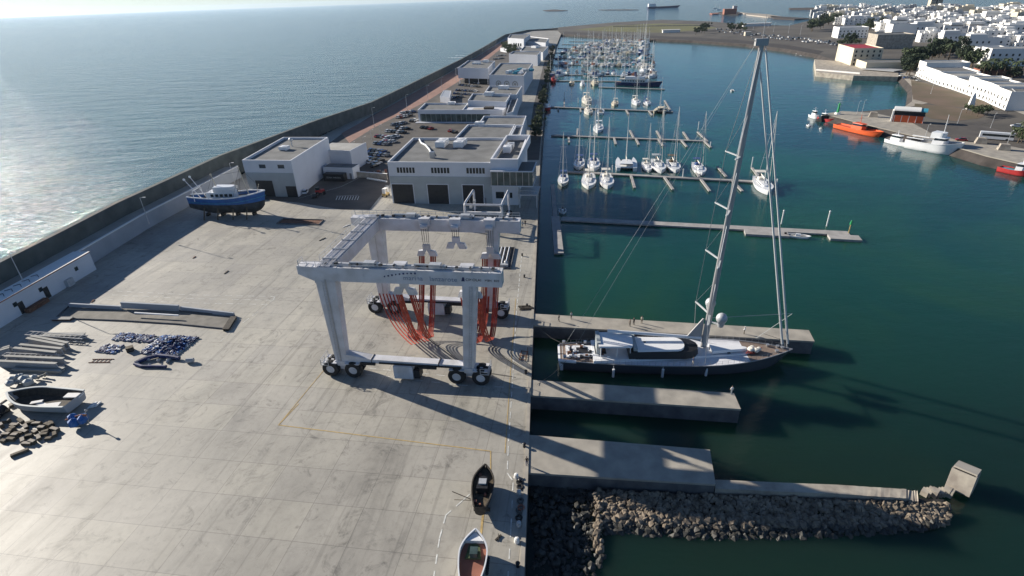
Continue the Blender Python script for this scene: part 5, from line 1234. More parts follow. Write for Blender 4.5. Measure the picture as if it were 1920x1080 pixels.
# yard service pits, flat and low-walled; the long one painted dark as shade
def pit(label, px_, z=.014, wall=None, m='pier_side'):
    pts = [P(x,y,0) for x, y in px_]; c = sum(pts, Vector())/len(pts); t = thing('yard_pit', label, 'pit', c)
    if sum((a.x*d.y-d.x*a.y) for a, d in zip(pts, pts[1:]+pts[:1])) < 0: pts.reverse()
    b = MB(); b.prism([p-c for p in pts], .0, z+.03); b.build('floor', m, t)
    b = MB()
    for a, d in zip(pts, pts[1:]+pts[:1]): b.bar(a-c+Vector((0,0,.16)), d-c+Vector((0,0,.16)), .25, .32)
    b.build('rim', 'pier_side', t); return t
t = pit('long stepped grey concrete pit with a raised centre, left part of the yard', [(130,575),(232,577),(236,572),(334,576),(338,585),(440,592),(420,617),(330,608),(232,602),(105,597)], m='pit_dark')
b = MB(); u = local(t, P(232,580,0)); v = local(t, P(338,583,0)); b.bar(u+Vector((0,0,1.2)), v+Vector((0,0,.75)), .5, 1.5); u2 = local(t, P(132,577,0)); b.bar(u2+Vector((0,0,.75)), u+Vector((-.4,0,.45)), .4, .9); v2 = local(t, P(440,593,0)); b.bar(v+Vector((.4,0,.7)), v2+Vector((0,0,.45)), .4, .9); b.each('wall', 'render_grey', t)
b = MB(); u = local(t, P(255,593,0)); v = local(t, P(337,598,0)); b.bar(u+Vector((0,0,.9)), v+Vector((0,0,.9)), .3, .25); b.build('white_beam', 'white', t)
for k, d in enumerate((0,6)):
    t, L_ = between('dark_beam', ('left','right')[k]+' one of two dark beams lying at the right end of the long pit', 'beam', (421+d,621), (436+d,597)); b = MB(); b.box(0,L_,-.22,.22,0,.45); b.build('web', 'wood_dark', t); b = MB(); b.box(0,L_,-.35,.35,.45,.55); b.build('flange', 'wood_dark', t)
pit('shallow brown pit right of the blue trawler', [(531,411),(607,413),(598,422),(519,420)], m='rust')
# debris scattered
for k, (x, y, s_, m, lab) in enumerate([(350,581,.8,'wood','dead branch lying behind the pit'),(605,449,1.2,'wood_dark','dark stick lying in front of the trawler shadow'),(175,565,.6,'rust','small rusty plate near the retaining wall'),(365,483,.6,'rust','rusty foot plate in the middle of the upper yard'),(650,424,1.3,'town_white','white scrap sheet by the big hoist'),(425,511,.9,'wood','short brown plank in the empty yard'),(935,1010,.5,'wood_dark','dark block behind the bow of the white fishing boat')]):
    t = at('debris', lab, 'debris', (x, y), rr.uniform(0,90)); b = MB(); b.bar((-s_,0,.08),(s_,.2,.12),.22,.14); b.bar((-.2,-.3,.1),(.3,.5,.2),.1,.1); b.build('piece', m, t)
# mooring bollards, tyres and ropes at the quay edge
for k, (x, y) in enumerate([(979,480),(983,520),(988,575),(983,838),(975,905),(986,700),(971,1062)]):
    t = at('bollard', f'black mooring bollard on the quay edge, {nth(k)} from the far end', 'bollard', (x, y), 0, 'quay bollards'); b = MB(); b.tube((0,0,0),(0,0,.5),.22,.18,10); b.build('post', 'black', t); b = MB(); b.ball((0,0,.6),.3,10,sz=.6); b.build('head', 'black', t)
for k, (x, y, m) in enumerate([(974,905,'rubber'),(975,914,'rubber'),(973,926,'galv'),(976,940,'rope'),(974,958,'rope'),(973,972,'rubber'),(973,985,'galv'),(969,1016,'town_white'),(968,895,'town_white'),(977,953,'brick')]):
    t = at('mooring_gear', f'{("tyre","tyre","grey drum","rope coil","rope coil","tyre","grey drum","white sack","white sack","brown rope coil")[k]} on the quay edge beside the fishing boats, {nth(k)} along', 'mooring gear', (x, y), 0, 'gear along the quay edge')
    b = MB(); n = 12; R0 = .38
    if m in ('rubber','rope','brick'):
        rg = [[((R0+.14*math.cos(q))*math.cos(a), (R0+.14*math.cos(q))*math.sin(a), .15+.14*math.sin(q)) for q in [j*math.pi/3 for j in range(6)]] for a in [i*2*math.pi/n for i in range(n)]]; b.loft(rg+[rg[0]], cap=False)
    else: b.tube((0,0,0),(0,0,.6),.36,.3,10); b.ball((0,0,.6),.26,8,sz=.5)
    b.build('body', m, t)
t = at('timber_stack', 'heap of dark timber and hoses beside the root of the far finger pier', 'timber', (984,578), 0); b = MB()
for k in range(7): b.bar((-1.6+rr.random(),-.8+k*.25,.15+.1*(k%3)),(1.0+rr.random(),-.6+k*.22,.2+.1*(k%2)),.16,.16)
b.each('timber', 'wood_dark', t)
t = at('steel_cradle', 'dark steel trestle lying on the quay edge between the pier and the tracks', 'trestle', (982,668), 80); b = MB()
for y in (-.6,.6): b.bar((-1.6,y,.2),(1.6,y,.2),.14)
for x in (-1.4,0,1.4): b.bar((x,-.7,.2),(x,.7,.2),.12); b.bar((x,-.6,.2),(x,-.6,1.1),.1)
b.build('frame', 'rust', t)
# container and car group beside the left workshop, flags of colour by its corner
t = at('red_tractor', 'small red tractor parked in the shade by the white workshop corner', 'tractor', (602,364), 20); b = MB(); b.box(-1.8,1.4,-.7,.7,.7,1.7); b.build('body', 'red', t); b = MB(); b.box(-1.6,-.2,-.65,.65,1.7,2.7); b.build('cab', 'glass', t)
for x in (-1.1,1.1):
    for s_ in (-1,1): b = MB(); b.tube((x,s_*.75,.6),(x,s_*1.05,.6),.6,.6,14); b.build('wheel', 'rubber', t)
t = at('white_forklift', 'white and dark forklift truck beside the three-door workshop corner', 'forklift', (724,368), 70); b = MB(); b.box(-1.4,1.2,-.7,.7,.4,1.3); b.build('body', 'mark_yellow', t); b = MB(); b.box(-1.2,-.9,-.6,.6,1.3,2.9); b.box(.6,.9,-.6,.6,1.3,2.9); b.box(-1.2,.9,-.6,.6,2.8,2.95); b.build('cage', 'town_white', t); b = MB(); b.box(1.2,1.4,-.5,.5,.1,3.4); b.build('mast', 'steel', t)
for x in (-.9,.8):
    for s_ in (-1,1): b = MB(); b.tube((x,s_*.7,.4),(x,s_*.9,.4),.4,.4,12); b.build('wheel', 'rubber', t)
t = at('white_storage_box', 'pale square box standing against the retaining wall behind the trawler', 'storage box', (464,372), 15); b = MB(); b.box(-3,3,-1.5,1.5,0,2.6); b.build('body', 'wall_white', t); b = MB(); b.box(-3.1,3.1,-1.6,1.6,2.6,2.7); b.build('lid', 'roof_light', t)
t, L_ = between('white_barrier', 'white barrier wall between the two workshops', 'wall', (662,332), (726,337)); b = MB(); b.box(0,L_,0,.5,0,2.2); b.build('wall', 'pale_stone', t); b = MB(); b.box(-.1,L_+.1,-.1,.6,2.2,2.35); b.build('coping', 'town_white', t)
for k in range(12): t = at('white_bag', f'white bag in the line along the barrier wall, {nth(k)} from the left', 'bag', (690+k*3.1, 336+k*.55), 0, 'white bags by the barrier wall'); b = MB(); b.ball((0,0,.35),.55,7,sz=.7); b.build('bag', 'town_white', t)
t = at('red_scaffold', 'reddish scrap and drums piled behind the barrier wall', 'scrap', (700,328), 0); b = MB()
for k in range(14): x = rr.uniform(-4,4); y = rr.uniform(0,3); s_ = rr.uniform(.4,1.1); b.box(x,x+s_,y,y+s_,0,s_*1.3, k%3)
b.each('scrap', ['brick','pale_stone','rust'], t)

# ------------------------------------------------------------------ people
def person(label, px_, z, top, legs, face=0, stride=.18, arm=.0, hair='wood_dark'):
    t = thing('person', label, 'person', P(px_[0], px_[1], z), R(face)); me = bpy.data.meshes.new('body'); o = bpy.data.objects.new('body', me); COL.objects.link(o); o.parent = t
    bm = bmesh.new(); V = lambda x, y, z_: bm.verts.new((x, y, z_)); lay = bm.verts.layers.skin.verify(); J = []
    def v(x, y, z_, r, ry=None): q = V(x, y, z_); J.append((q, r, ry or r)); return q
    pel = v(0,0,.93,.15,.12); ch = v(0,.01,1.28,.17,.12); nk = v(0,.01,1.47,.06); hd = v(0,.03,1.62,.095,.11); tp = v(0,.03,1.72,.07)
    for a, c in ((pel,ch),(ch,nk),(nk,hd),(hd,tp)): bm.edges.new((a,c))
    for s_ in (-1,1):
        hip = v(s_*.09,0,.86,.095); kn = v(s_*.10,s_*stride*.5+.02,.49,.065); an = v(s_*.10,s_*stride-.02,.10,.045); to = v(s_*.11,s_*stride+.14,.04,.04)
        for a, c in ((pel,hip),(hip,kn),(kn,an),(an,to)): bm.edges.new((a,c))
        sh = v(s_*.19,0,1.40,.06); el = v(s_*.25,-s_*stride*.4+arm*.3,1.13,.045); wr = v(s_*.25,-s_*stride*.8+.08+arm,.90+arm*.5,.035); ha = v(s_*.25,-s_*stride*.9+.12+arm,.82+arm*.5,.035)
        for a, c in ((ch,sh),(sh,el),(el,wr),(wr,ha)): bm.edges.new((a,c))
    for q, r, ry in J: q[lay].radius = (r, ry)
    J[0][0][lay].use_root = True; bm.to_mesh(me); bm.free()
    sk = o.modifiers.new('s', 'SKIN'); sk.use_smooth_shade = True; o.modifiers.new('u', 'SUBSURF').levels = 1
    bpy.context.view_layer.update(); ev = o.evaluated_get(bpy.context.evaluated_depsgraph_get()); m2 = bpy.data.meshes.new_from_object(ev); o.modifiers.clear(); o.data = m2
    m2.materials.clear()
    for x in (top, legs, 'skin', 'black'): m2.materials.append(M[x])
    for f in m2.polygons:
        c = f.center; f.material_index = 2 if c.z > 1.47 or (abs(c.x) > .2 and c.z < 1.0) else 0 if c.z > .93 else 3 if c.z < .09 else 1
    b = MB(); b.ball((0,.01,1.69),.105,10,sz=.85); b.build('hair', hair, t, smooth=True)
    return t
PE = 'people on the quay and piers'
person('person in black walking on the far finger pier near its root', (1048,603), 0, 'black', 'black', 70)
person('person in dark trousers and pale shirt near the root of the far pier', (1071,598), 0, 'town_grey', 'wood_dark', 200)
person('person in brown crouching forward, left of the pair talking on the far pier', (1181,612), 0, 'wood', 'wood_dark', 90, .1, .2)
person('person in black jacket standing in the group on the far pier', (1188,609), 0, 'black', 'black', -60, .05)
person('person in pale shirt standing at the far edge of the pier beside the group', (1203,606), 0, 'town_cream', 'wood', 160, .05)
person('person in white cap standing alone on the far pier level with the yacht bow', (1395,626), 0, 'town_white', 'wood', 40, .1, .1, 'town_white')
person('person in white near the outer end of the middle finger pier', (1371,739), 0, 'town_white', 'cladding', 10, .1)
person('person in black standing at the right end of the far beam of the big hoist', (985,423), 0, 'black', 'black', 10, .06)
person('person in grey next to the one in black near the far beam of the hoist', (980,425), 0, 'cladding', 'wood_dark', 190, .05)
person('crew member in dark blue standing on the side deck of the superyacht', (1299,684), -.62, 'navy', 'town_cream', 90, .1)
person('person sitting low at the quay edge by the wide pier root', (988,873), 0, 'black', 'navy', 0, .1)

# ------------------------------------------------------------------ street lamps
def lamp_proto(label, h):
    t = thing('street_lamp', label, 'street lamp', (0,0,0), 0, 'lamp posts along the sea wall'); b = MB(); b.tube((0,0,0),(0,0,h),.12,.07,8); b.tube((0,0,0),(0,0,.6),.2,.18,8); b.build('pole', 'galv', t)
    b = MB(); b.bar((0,0,h),(1.3,0,h+.15),.08); b.build('arm', 'galv', t); b = MB(); b.box(.9,1.7,-.16,.16,h+.08,h+.22); b.build('lamp_head', 'town_white', t); return t
LP = None
lamps = [((46,532),4.6,8),((280,420),4.6,8),((442,350),.0,9),((702,238),0,10),((764,210),0,10),((803,190),0,10),((829,172),0,10),((856,152),0,10),((884,118),0,9),((905,103),0,9),((917,98),0,9),((930,90),0,9)]
for k, (px_, z, h) in enumerate(lamps):
    lab = f'tall pale lamp post against the sea wall, {nth(k)} from the near end of the wall'
    if LP is None: LP = lamp_proto(lab, 8); LP.location = P(*px_, z)
    else: c = copy_tree(LP, P(*px_, z), rr.uniform(-.2,.2), lab); c.scale = (1,1,h/8)
for k, (x, y) in enumerate([(663,287),(683,276),(697,262),(713,252),(668,300)]):
    c = copy_tree(LP, P(x,y,0), .4, f'short car park lamp post, {nth(k)} from the annexe in the front row', 'car park lamp posts'); c.scale = (.8,.8,.6)
# ------------------------------------------------------------------ cars
def car_proto(body):
    t = thing('parked_car', 'car', 'car'); b = MB()
    b.loft([[(x,-w_,z0),(x,-w_*1.0,z1),(x,w_,z1),(x,w_,z0)] for x,w_,z0,z1 in ((-2.15,.74,.35,.80),(-1.9,.84,.25,.88),(1.2,.86,.22,.86),(1.9,.82,.24,.72),(2.15,.70,.35,.60))]); b.build('body', body, t, smooth=False)
    b = MB(); b.hexa([(-1.75,-.76,.86),(1.0,-.76,.86),(1.0,.76,.86),(-1.75,.76,.86)],[(-1.35,-.62,1.38),(.25,-.62,1.38),(.25,.62,1.38),(-1.35,.62,1.38)]); b.build('window', 'glass', t)
    b = MB(); b.box(-1.32,.22,-.63,.63,1.38,1.43); b.build('roof', body, t)
    b = MB()
    for x in (-1.35,1.3):
        for s_ in (-1,1): b.tube((x,s_*.68,.32),(x,s_*.88,.32),.32,.32,12)
    b.each('wheel', 'rubber', t); return t
cars = {}
def car(x, y, rz, col, label, group):
    if col not in cars: c = cars[col] = car_proto('car_'+col); c.location = P(x,y,0); c.rotation_euler = (0,0,R(rz)); c['label'] = label; c['group'] = group; return c
    return copy_tree(cars[col], P(x,y,0), R(rz), label, group)
rr = random.Random(31); cc = ['white','grey','black','silver','blue','white','red','black','grey','black']
rows = [((668,296),(706,300),6),((672,289),(728,293),7),((694,283),(722,286),4),((702,270),(728,272),3),((676,304),(700,306),3),((724,247),(760,250),5),((742,241),(768,243),3),((790,240),(812,243),3),((843,246),(856,250),2),((745,222),(772,217),5),((752,214),(778,210),5),((838,186),(868,182),5),((855,170),(895,172),7),((860,160),(900,164),7),((925,112),(945,110),5),((930,106),(948,104),4),((700,316),(716,300),3),((640,332),(655,334),2),((706,257),(738,260),6),((716,268),(742,267),4),((722,262),(748,256),4),((770,229),(782,226),2),((850,176),(892,179),6),((870,154),(902,157),5),((735,236),(762,231),4)]
for k, (p, q, n) in enumerate(rows):
    for i in range(n):
        f_ = (i+.5)/n; c = cc[(i*3+k*7+i//2) % 10]
        car(p[0]+(q[0]-p[0])*f_, p[1]+(q[1]-p[1])*f_, 60+rr.uniform(-6,6), c, f'{c} car, {nth(i)} from the left in car park row {nth(k)} from the workshops', 'cars in the marina car park')
car(591,369,100,'black','black car parked close to the corner of the white workshop','cars in the marina car park'); car(573,362,95,'white','white car in the shade beside the white workshop side wall','cars in the marina car park')
# cars on the causeway road
for k in range(64):
    x = 1345+k*3.5+rr.uniform(-1,1); y = 55+(x-1345)*.115+rr.choice([0,2.6,5.2])+rr.uniform(-.4,.4); c = rr.choice(['white','white','white','silver','black','grey'])
    t = car(x, y, rr.uniform(60,90), c, f'{c} car, {nth(k)} from the left in the strip of parked cars on the causeway', 'cars parked on the causeway'); t.scale = (1.5,1.5,1.5)
for k, (x, y) in enumerate([(1690,143),(1704,146),(1712,149),(1722,152),(1698,147),(1716,146)]): car(x, y, 20, cc[k], f'{cc[k]} car, {nth(k)} of the few parked where the white terrace begins', 'cars by the white terrace')
car(1875,258,150,'grey','grey car on the wharf in front of the white coach', 'cars on the wharf'); car(1802,264,150,'red','red car on the wharf behind the patrol ship', 'cars on the wharf'); car(1905,238,150,'white','white car on the road beside the right edge palms', 'cars on the wharf')

# ------------------------------------------------------------------ trees
def tree_proto(name, label, h, r, m, n, seed, cat='tree', palm=False):
    t = thing(name, label, cat); rq = random.Random(seed); b = MB()
    b.tube((0,0,0),(r*.08,0,h*.5),.05*h*.6+.1,.1,7)
    if not palm:
        for k in range(6): a = k*1.05+rq.random(); b.tube((r*.04,0,h*.35),(r*.6*math.cos(a),r*.6*math.sin(a),h*rq.uniform(.6,.85)),.12,.04,5)
    else: b.tube((r*.08,0,h*.5),(r*.1,0,h*.92),.12,.12,7)
    b.build('trunk', 'trunk', t); b = MB()
    if palm:
        for k in range(26):
            a = k*2.4; el = rq.uniform(-.2,.9); L_ = r*rq.uniform(.8,1.1); c = Vector((r*.1,0,h*.92)); prev = c; w_ = .16*r
            for j in range(1, 5): 
                s_ = j/4; p = c+Vector((math.cos(a)*L_*s_, math.sin(a)*L_*s_, L_*(math.sin(el)*s_-.75*s_*s_))); sd = Vector((-math.sin(a),math.cos(a),0))*w_*(1-abs(s_-.4)); b.add([prev-sd,prev+sd,p+sd*.7,p-sd*.7], [(0,1,2,3)]); prev = p
    else:
        cl = [(Vector((rq.gauss(0,.42)*r, rq.gauss(0,.42)*r, h*rq.uniform(.45,.95))), rq.uniform(.22,.42)*r) for _ in range(11)]
        for k in range(n):
            c, q = rq.choice(cl); d = Vector((rq.gauss(0,1),rq.gauss(0,1),rq.gauss(0,1))).normalized()*q*rq.random()**.35; p = c+d; s_ = r*rq.uniform(.05,.11)
            u = Vector((rq.gauss(0,1),rq.gauss(0,1),rq.gauss(0,1))).normalized(); v = u.cross(Vector((rq.gauss(0,1),rq.gauss(0,1),rq.gauss(0,1)))).normalized()
            b.add([p-u*s_,p+v*s_,p+u*s_,p-v*s_], [(0,1,2,3)])
    b.build('crown', m, t); return t
TR = [tree_proto('tree', 'x', 9, 5, 'leaf_dark', 900, 1), tree_proto('tree', 'x', 8, 4.4, 'leaf', 800, 2), tree_proto('palm_tree', 'x', 8, 3.2, 'leaf', 0, 3, 'palm tree', True)]
used = [False]*3
def tree(kind, x, y, s_, label, group, z=0):
    if not used[kind]:
        t = TR[kind]; used[kind] = True; t.location = P(x,y,z); t.scale = (s_,)*3; t['label'] = label; t['group'] = group; return t
    return copy_tree(TR[kind], P(x,y,z), rr.uniform(0,6), label, group, s_)
k = 0
for x0, y0, x1, y1, n, s0, nm in ((1706,124,1800,94,26,1.35,'in the dark grove behind the white terrace'),(1692,146,1712,125,9,1.1,'in the clump at the left end of the white terrace'),(1512,58,1575,42,13,1.7,'in the grove where the causeway meets the town'),(1300,62,1400,56,14,1.1,'in the shrubby strip along the causeway'),(1605,60,1650,50,8,1.3,'among the first houses of the town'),(1830,142,1900,150,8,.9,'in front of the white apartment blocks'),(1790,108,1830,124,8,1.2,'on the slope above the terrace roofs'),(1560,80,1600,92,6,1.2,'beside the causeway car park'),(1680,40,1900,70,12,1.2,'between the town houses')):
    for i in range(n):
        f_ = rr.random(); x = x0+(x1-x0)*f_+rr.uniform(-9,9); y = y0+(y1-y0)*f_+rr.uniform(-5,5)
        tree(rr.choice([0,0,1]), x, y, s0*rr.uniform(.7,1.2), f'dark green leafy tree, {nth(i)} {nm}', 'trees '+nm)
for i, (x, y, s_) in enumerate([(1838,150,1.5),(1852,146,1.6),(1866,150,1.5),(1880,146,1.6),(1896,150,1.5),(1912,146,1.5),(1765,105,1.8),(1778,112,1.7),(1915,262,1.0),(1908,268,.8)]): tree(2, x, y, s_, f'feathery palm tree, {nth(i)} counted along the right hand shore', 'palm trees on the right shore')
for i, (x, y) in enumerate([(1822,215),(1832,219),(1842,213),(1850,217),(1812,212),(1906,258),(1914,268)]): tree(1, x, y, .55, f'low green shrub on the brown lawn, {nth(i)} counted from the left clump', 'shrubs on the lower brown lawn')
for i in range(26):
    f_ = i/26; x = 1003+f_*36+rr.uniform(-2,2); y = 262-f_*176; tree(rr.choice([0,1]), x, y, .62*rr.uniform(.7,1.1), f'small dark promenade tree beside the marina buildings, {nth(i)} from the near end', 'trees on the marina promenade')
for i in range(16): tree(1, rr.uniform(944,966), rr.uniform(86,104), .8, f'pale green tree in the far garden by the sea wall, {nth(i)} counted', 'trees in the far garden')
for i, (x, y) in enumerate([(1395,58),(1412,56),(1440,52),(1450,60),(1478,62),(1500,66),(1363,56),(1330,52)]): c = copy_tree(LP, P(x,y,0), .4, f'slim lamp post on the causeway, {nth(i)} counted from the mast', 'lamp posts on the causeway'); c.scale = (1.5,1.5,1.6)
for i, (x, y) in enumerate([(1733,262),(1745,176),(1795,232),(1886,276),(1857,240),(1616,212),(1606,214)]): c = copy_tree(LP, P(x,y,0), .4, f'slim pale lamp post on the right hand wharf, {nth(i)} counted', 'lamp posts on the wharf'); c.scale = (.8,.8,.8)

# ------------------------------------------------------------------ far shore buildings
PANES = {}
PM = {}
def split_windows(t):
    for o in [c for c in t.children if c.name.startswith('window')]:
        k = o.data.name
        if k not in PM:
            q = PANES[k].each('window', 'glass'); PM[k] = [x.data for x in q]
            for x in q: bpy.data.objects.remove(x)
        bpy.data.objects.remove(o)
        for me in PM[k]: x = bpy.data.objects.new('window', me); COL.objects.link(x); x.parent = t
def house_proto(w_, d_, h_, wall, roof, seed, name='town_house'):
    rq = random.Random(seed); t = thing(name, 'x', 'house'); b = MB(); b.box(-w_/2,w_/2,-d_/2,d_/2,-2,h_)
    if seed%3 == 0: b.box(-w_/2,0,-d_/2,d_/2*.3,h_,h_+3)
    if seed%3 == 1: b.box(w_*.1,w_/2,-d_*.1,d_/2,h_,h_+3.2)
    b.box(-w_*.15,w_*.05,-d_*.1,d_*.15,h_,h_+2.2)
    for s_ in (-1,1): b.box(-w_/2-.003,w_/2+.003,s_*(d_/2-.15)-.15,s_*(d_/2-.15)+.15,h_-.01,h_+.8); b.box(s_*(w_/2-.15)-.15,s_*(w_/2-.15)+.15,-d_/2+.3,d_/2-.3,h_-.01,h_+.8)
    b.build('wall', wall, t); b = MB(); b.box(-w_/2+.35,w_/2-.35,-d_/2+.35,d_/2-.35,h_+.02,h_+.1); b.build('roof', roof, t)
    b = MB(); fl = max(1, int(h_/3)); n = max(2, int(w_/3.4))
    for f in range(fl):
        for k in range(n):
            if rq.random() < .85:
                x = -w_/2+w_*(k+.5)/n; b.box(x-.55,x+.55,-d_/2-.06,-d_/2+.1,.9+f*3,2.3+f*3)
        for k in range(max(2, int(d_/4))):
            y = -d_/2+d_*(k+.5)/max(2, int(d_/4)); b.box(-w_/2-.06,-w_/2+.1,y-.5,y+.5,.9+f*3,2.3+f*3)
    o = b.build('window', 'glass', t); o['label'] = 'rows of dark windows'
    PANES[o.data.name] = b
    return t
HP = [('white',house_proto(14,12,6.5,'town_white','roof_light',0)),('white',house_proto(18,13,9.5,'town_white','town_white',1)),('cream',house_proto(16,14,9,'town_cream','roof_light',2)),('white',house_proto(22,14,7,'town_white','roof_grey',3)),('grey',house_proto(15,15,12,'town_grey','roof_light',4)),('white',house_proto(12,10,9,'town_white','town_cream',5)),('cream',house_proto(20,16,13,'town_cream','town_white',7)),('white',house_proto(26,15,10,'town_white','roof_light',6))]
hu = [False]*len(HP); NEARH = []; LASTH = [None]
def house(k, loc, rz, label, s_, group='houses of the town across the harbour'):
    if not hu[k]: hu[k] = True; t = HP[k][1]; t.location = loc; t.rotation_euler = (0,0,rz); t['label'] = label; t['group'] = group; t.scale = s_; LASTH[0] = t; kids(t); KIDS[t.name] = [(c, kids(c)) for c in kids(t)]; return t
    LASTH[0] = copy_tree(HP[k][1], loc, rz, label, group, s_); return LASTH[0]
rr = random.Random(77); hn = 0
RY = [20,23,26.5,30,34,38.5,43,48,54,61,69,78,88,99,111]
for ri, y in enumerate(RY):
    x = 1526+max(0,(y-30))*1.6+(0 if y > 24 else 10); i = 0
    if y > 40: x = 1560+(y-40)*1.9
    step = 8+.15*y
    while x < 1990:
        yy = y+(x-1700)*.012+rr.uniform(-1.2,1.2)
        grove = (1700 < x < 1835 and y > 84) or (y > 95 and x > 1810) or (x < 1730 and y > 76) or (x < 1640 and y > 52)
        if not grove and rr.random() < .93:
            d = P(x, yy, 0).length; k = rr.choice([0,0,1,1,2,3,3,4,5,5,6,7,1,7] if y < 45 else [0,0,1,3,3,5,5,7,1,1])
            s_ = rr.uniform(.95,1.4)*(.85+.00015*d); sz = s_*rr.uniform(.75,1.15)*(1.0 if y > 30 else .8)
            house(k, P(x, yy, 0), R(rr.choice([-20,-22,-18,68,70]))+rr.uniform(-.05,.05), f'{HP[k][0]} flat roofed town house, {nth(i)} from the left in row {nth(ri)} from the sea', (s_, s_, sz)); NEARH.append((ri, k, LASTH[0])); i += 1; hn += 1
        x += step*rr.uniform(.8,1.25)
print('houses', hn)
for ri, k, t in NEARH:
    if ri >= 10 or (ri >= 3 and k in (2, 4, 6)): split_windows(t)
# twin slab hotel tower
t = thing('hotel_tower', 'tall pale double slab tower rising above the town against the sea', 'tower', P(1750,17,0), R(-14)); b = MB(); b.box(-13,-2,-9,9,0,62); b.box(2,13,-9,9,0,58); b.each('slab', 'town_cream', t); b = MB(); b.box(-2,2,-6,6,0,54); b.build('core', 'dark', t)
b = MB()
for k in range(17):
    for s_ in (-7.5,7.5): b.box(s_-4.6,s_+4.6,-9.1,-8.9,2+k*3.3,3.6+k*3.3)
o = b.build('window', 'glass', t); o['kind'] = 'stuff'
def slabhouse(label, px_, w_, d_, h_, rz, wall='town_white', roof='roof_light', win=True, name='apartment_block', z0=0, fl=None):
    t = thing(name, label, 'building', P(px_[0],px_[1],0), R(rz)); b = MB(); b.box(0,w_,0,d_,-1,h_); b.build('wall', wall, t)
    b = MB(); b.box(.4,w_-.4,.4,d_-.4,h_,h_+.05); b.build('roof', roof, t)
    b = MB(); b.box(0,w_,0,.35,h_,h_+.8); b.box(0,.35,.35,d_,h_,h_+.8); b.box(w_-.35,w_,.35,d_,h_,h_+.8); b.box(.35,w_-.35,d_-.35,d_,h_,h_+.8); b.build('parapet', wall, t)
    if win:
        n = max(2, int(w_/4.2))
        for f in range(fl or max(1, int(h_/3.2))):
            for k in range(n): b = MB(); x = w_*(k+.5)/n; b.box(x-.65,x+.65,-.07,.1,.8+f*3.2,2.5+f*3.2); b.build('window', 'glass', t)
    return t
# white terrace of row buildings by the brown lawn
TB = [(1716,143),(1729,148),(1757,159),(1786,168),(1808,176),(1824,182),(1845,189),(1861,197),(1884,207)]
for k, (d_, h_, lab) in enumerate([(26,10,'tall left end of the white terrace with a stepped gable'),(22,7.5,'white terrace section with two tall dark doorways'),(20,7,'low white terrace section left of the arcade'),(17,6.5,'white terrace section with a row of shuttered doors'),(16,9.5,'cubic white house with small square windows in the terrace'),(15,9,'white house with a shaded side wall right of the cubic one'),(22,9,'white house with a flat corner roof and dark doors'),(24,8.5,'white rightmost terrace house with a long grey roof')]):
    a, c = P(*TB[k], 0), P(*TB[k+1], 0); slabhouse(lab, TB[k], (c-a).length-.02, d_, h_, math.degrees(ang(a, c)), roof=('roof_light','roof_grey')[k%2], name='terrace_house', fl=2 if h_ > 8 else 1)
t = slabhouse('grey walled hall with a pale roof at the right edge above the street', (1893,206), 30, 26, 8, -32, 'town_grey', 'car_silver', False)
for k, (p, w_, d_, h_, lab) in enumerate([((1828,118),20,16,11,'white three storey apartment block, left of the pair behind the palms'),((1850,124),34,18,12,'long white apartment block with dark balconies behind the palms'),((1833,144),24,10,4,'low pink walled annexe in front of the apartment blocks')]):
    slabhouse(lab, p, w_, d_, h_, -17, 'town_white' if k < 2 else 'brick')
# fort-like cultural centre with red roof, pier platform
t = slabhouse('ochre walled harbour building with a flat red roof', (1594,124), 22, 46, 13, -14, 'town_cream', 'red', True, 'harbour_building')
slabhouse('pale brown blind walled hall behind the red roofed building', (1640,92), 34, 30, 13, -14, 'pale_stone', 'roof_grey', False)
slabhouse('dark square block with a white frame behind the brown hall', (1668,74), 26, 22, 16, -14, 'town_white', 'roof_grey', False)
slabhouse('low ochre rimmed store to the right of the red roofed building', (1622,132), 44, 26, 5, -14, 'town_cream', 'roof_grey', False)
t = slabhouse('white sloping sided house at the end of the causeway car park', (1570,72), 34, 28, 12, -14, 'town_white', 'town_grey')
t = thing('harbour_platform', 'stone harbour platform with a white capped wall standing on the water', 'platform', P(1530,134,WL), 0)
pts = [local(t, P(x,y,0)) for x, y in ((1527,112),(1600,118),(1612,128),(1684,132),(1684,145),(1600,143),(1530,136))]; pts.reverse() if sum((a.x*c.y-c.x*a.y) for a, c in zip(pts, pts[1:]+pts[:1])) < 0 else None
b = MB(); b.prism(pts, -3, 3.4); b.build('base', 'pale_stone', t)
b = MB(); u = local(t, P(1530,133,0)); v = local(t, P(1612,140,0)); u.z = v.z = 3.9; b.bar(u, v, .8, 1.0); b.build('capped_wall', 'town_white', t)
b = MB(); u = local(t, P(1620,131,0)); v = local(t, P(1684,136,0)); b.bar(Vector((u.x,u.y,4.3)), Vector((v.x,v.y,4.3)), 14, .4); b.build('awning', 'town_grey', t)
# white memorial tower
t = thing('memorial_tower', 'small white tapering tower standing beside the brown lawns', 'tower', P(1818,205,0), R(-20)); b = MB(); b.hexa([(-2.0,-2.0,0),(2.0,-2.0,0),(2.0,2.0,0),(-2.0,2.0,0)],[(-1.1,-1.1,11),(1.1,-1.1,11),(1.1,1.1,11),(-1.1,1.1,11)]); b.build('shaft', 'town_white', t); b = MB(); b.hexa([(-1.1,-1.1,11),(1.1,-1.1,11),(1.1,1.1,11),(-1.1,1.1,11)],[(-.1,-.1,13.5),(.1,-.1,13.5),(.1,.1,13.5),(-.1,.1,13.5)]); b.build('cap', 'town_white', t); t.scale = (.7,.7,.62)
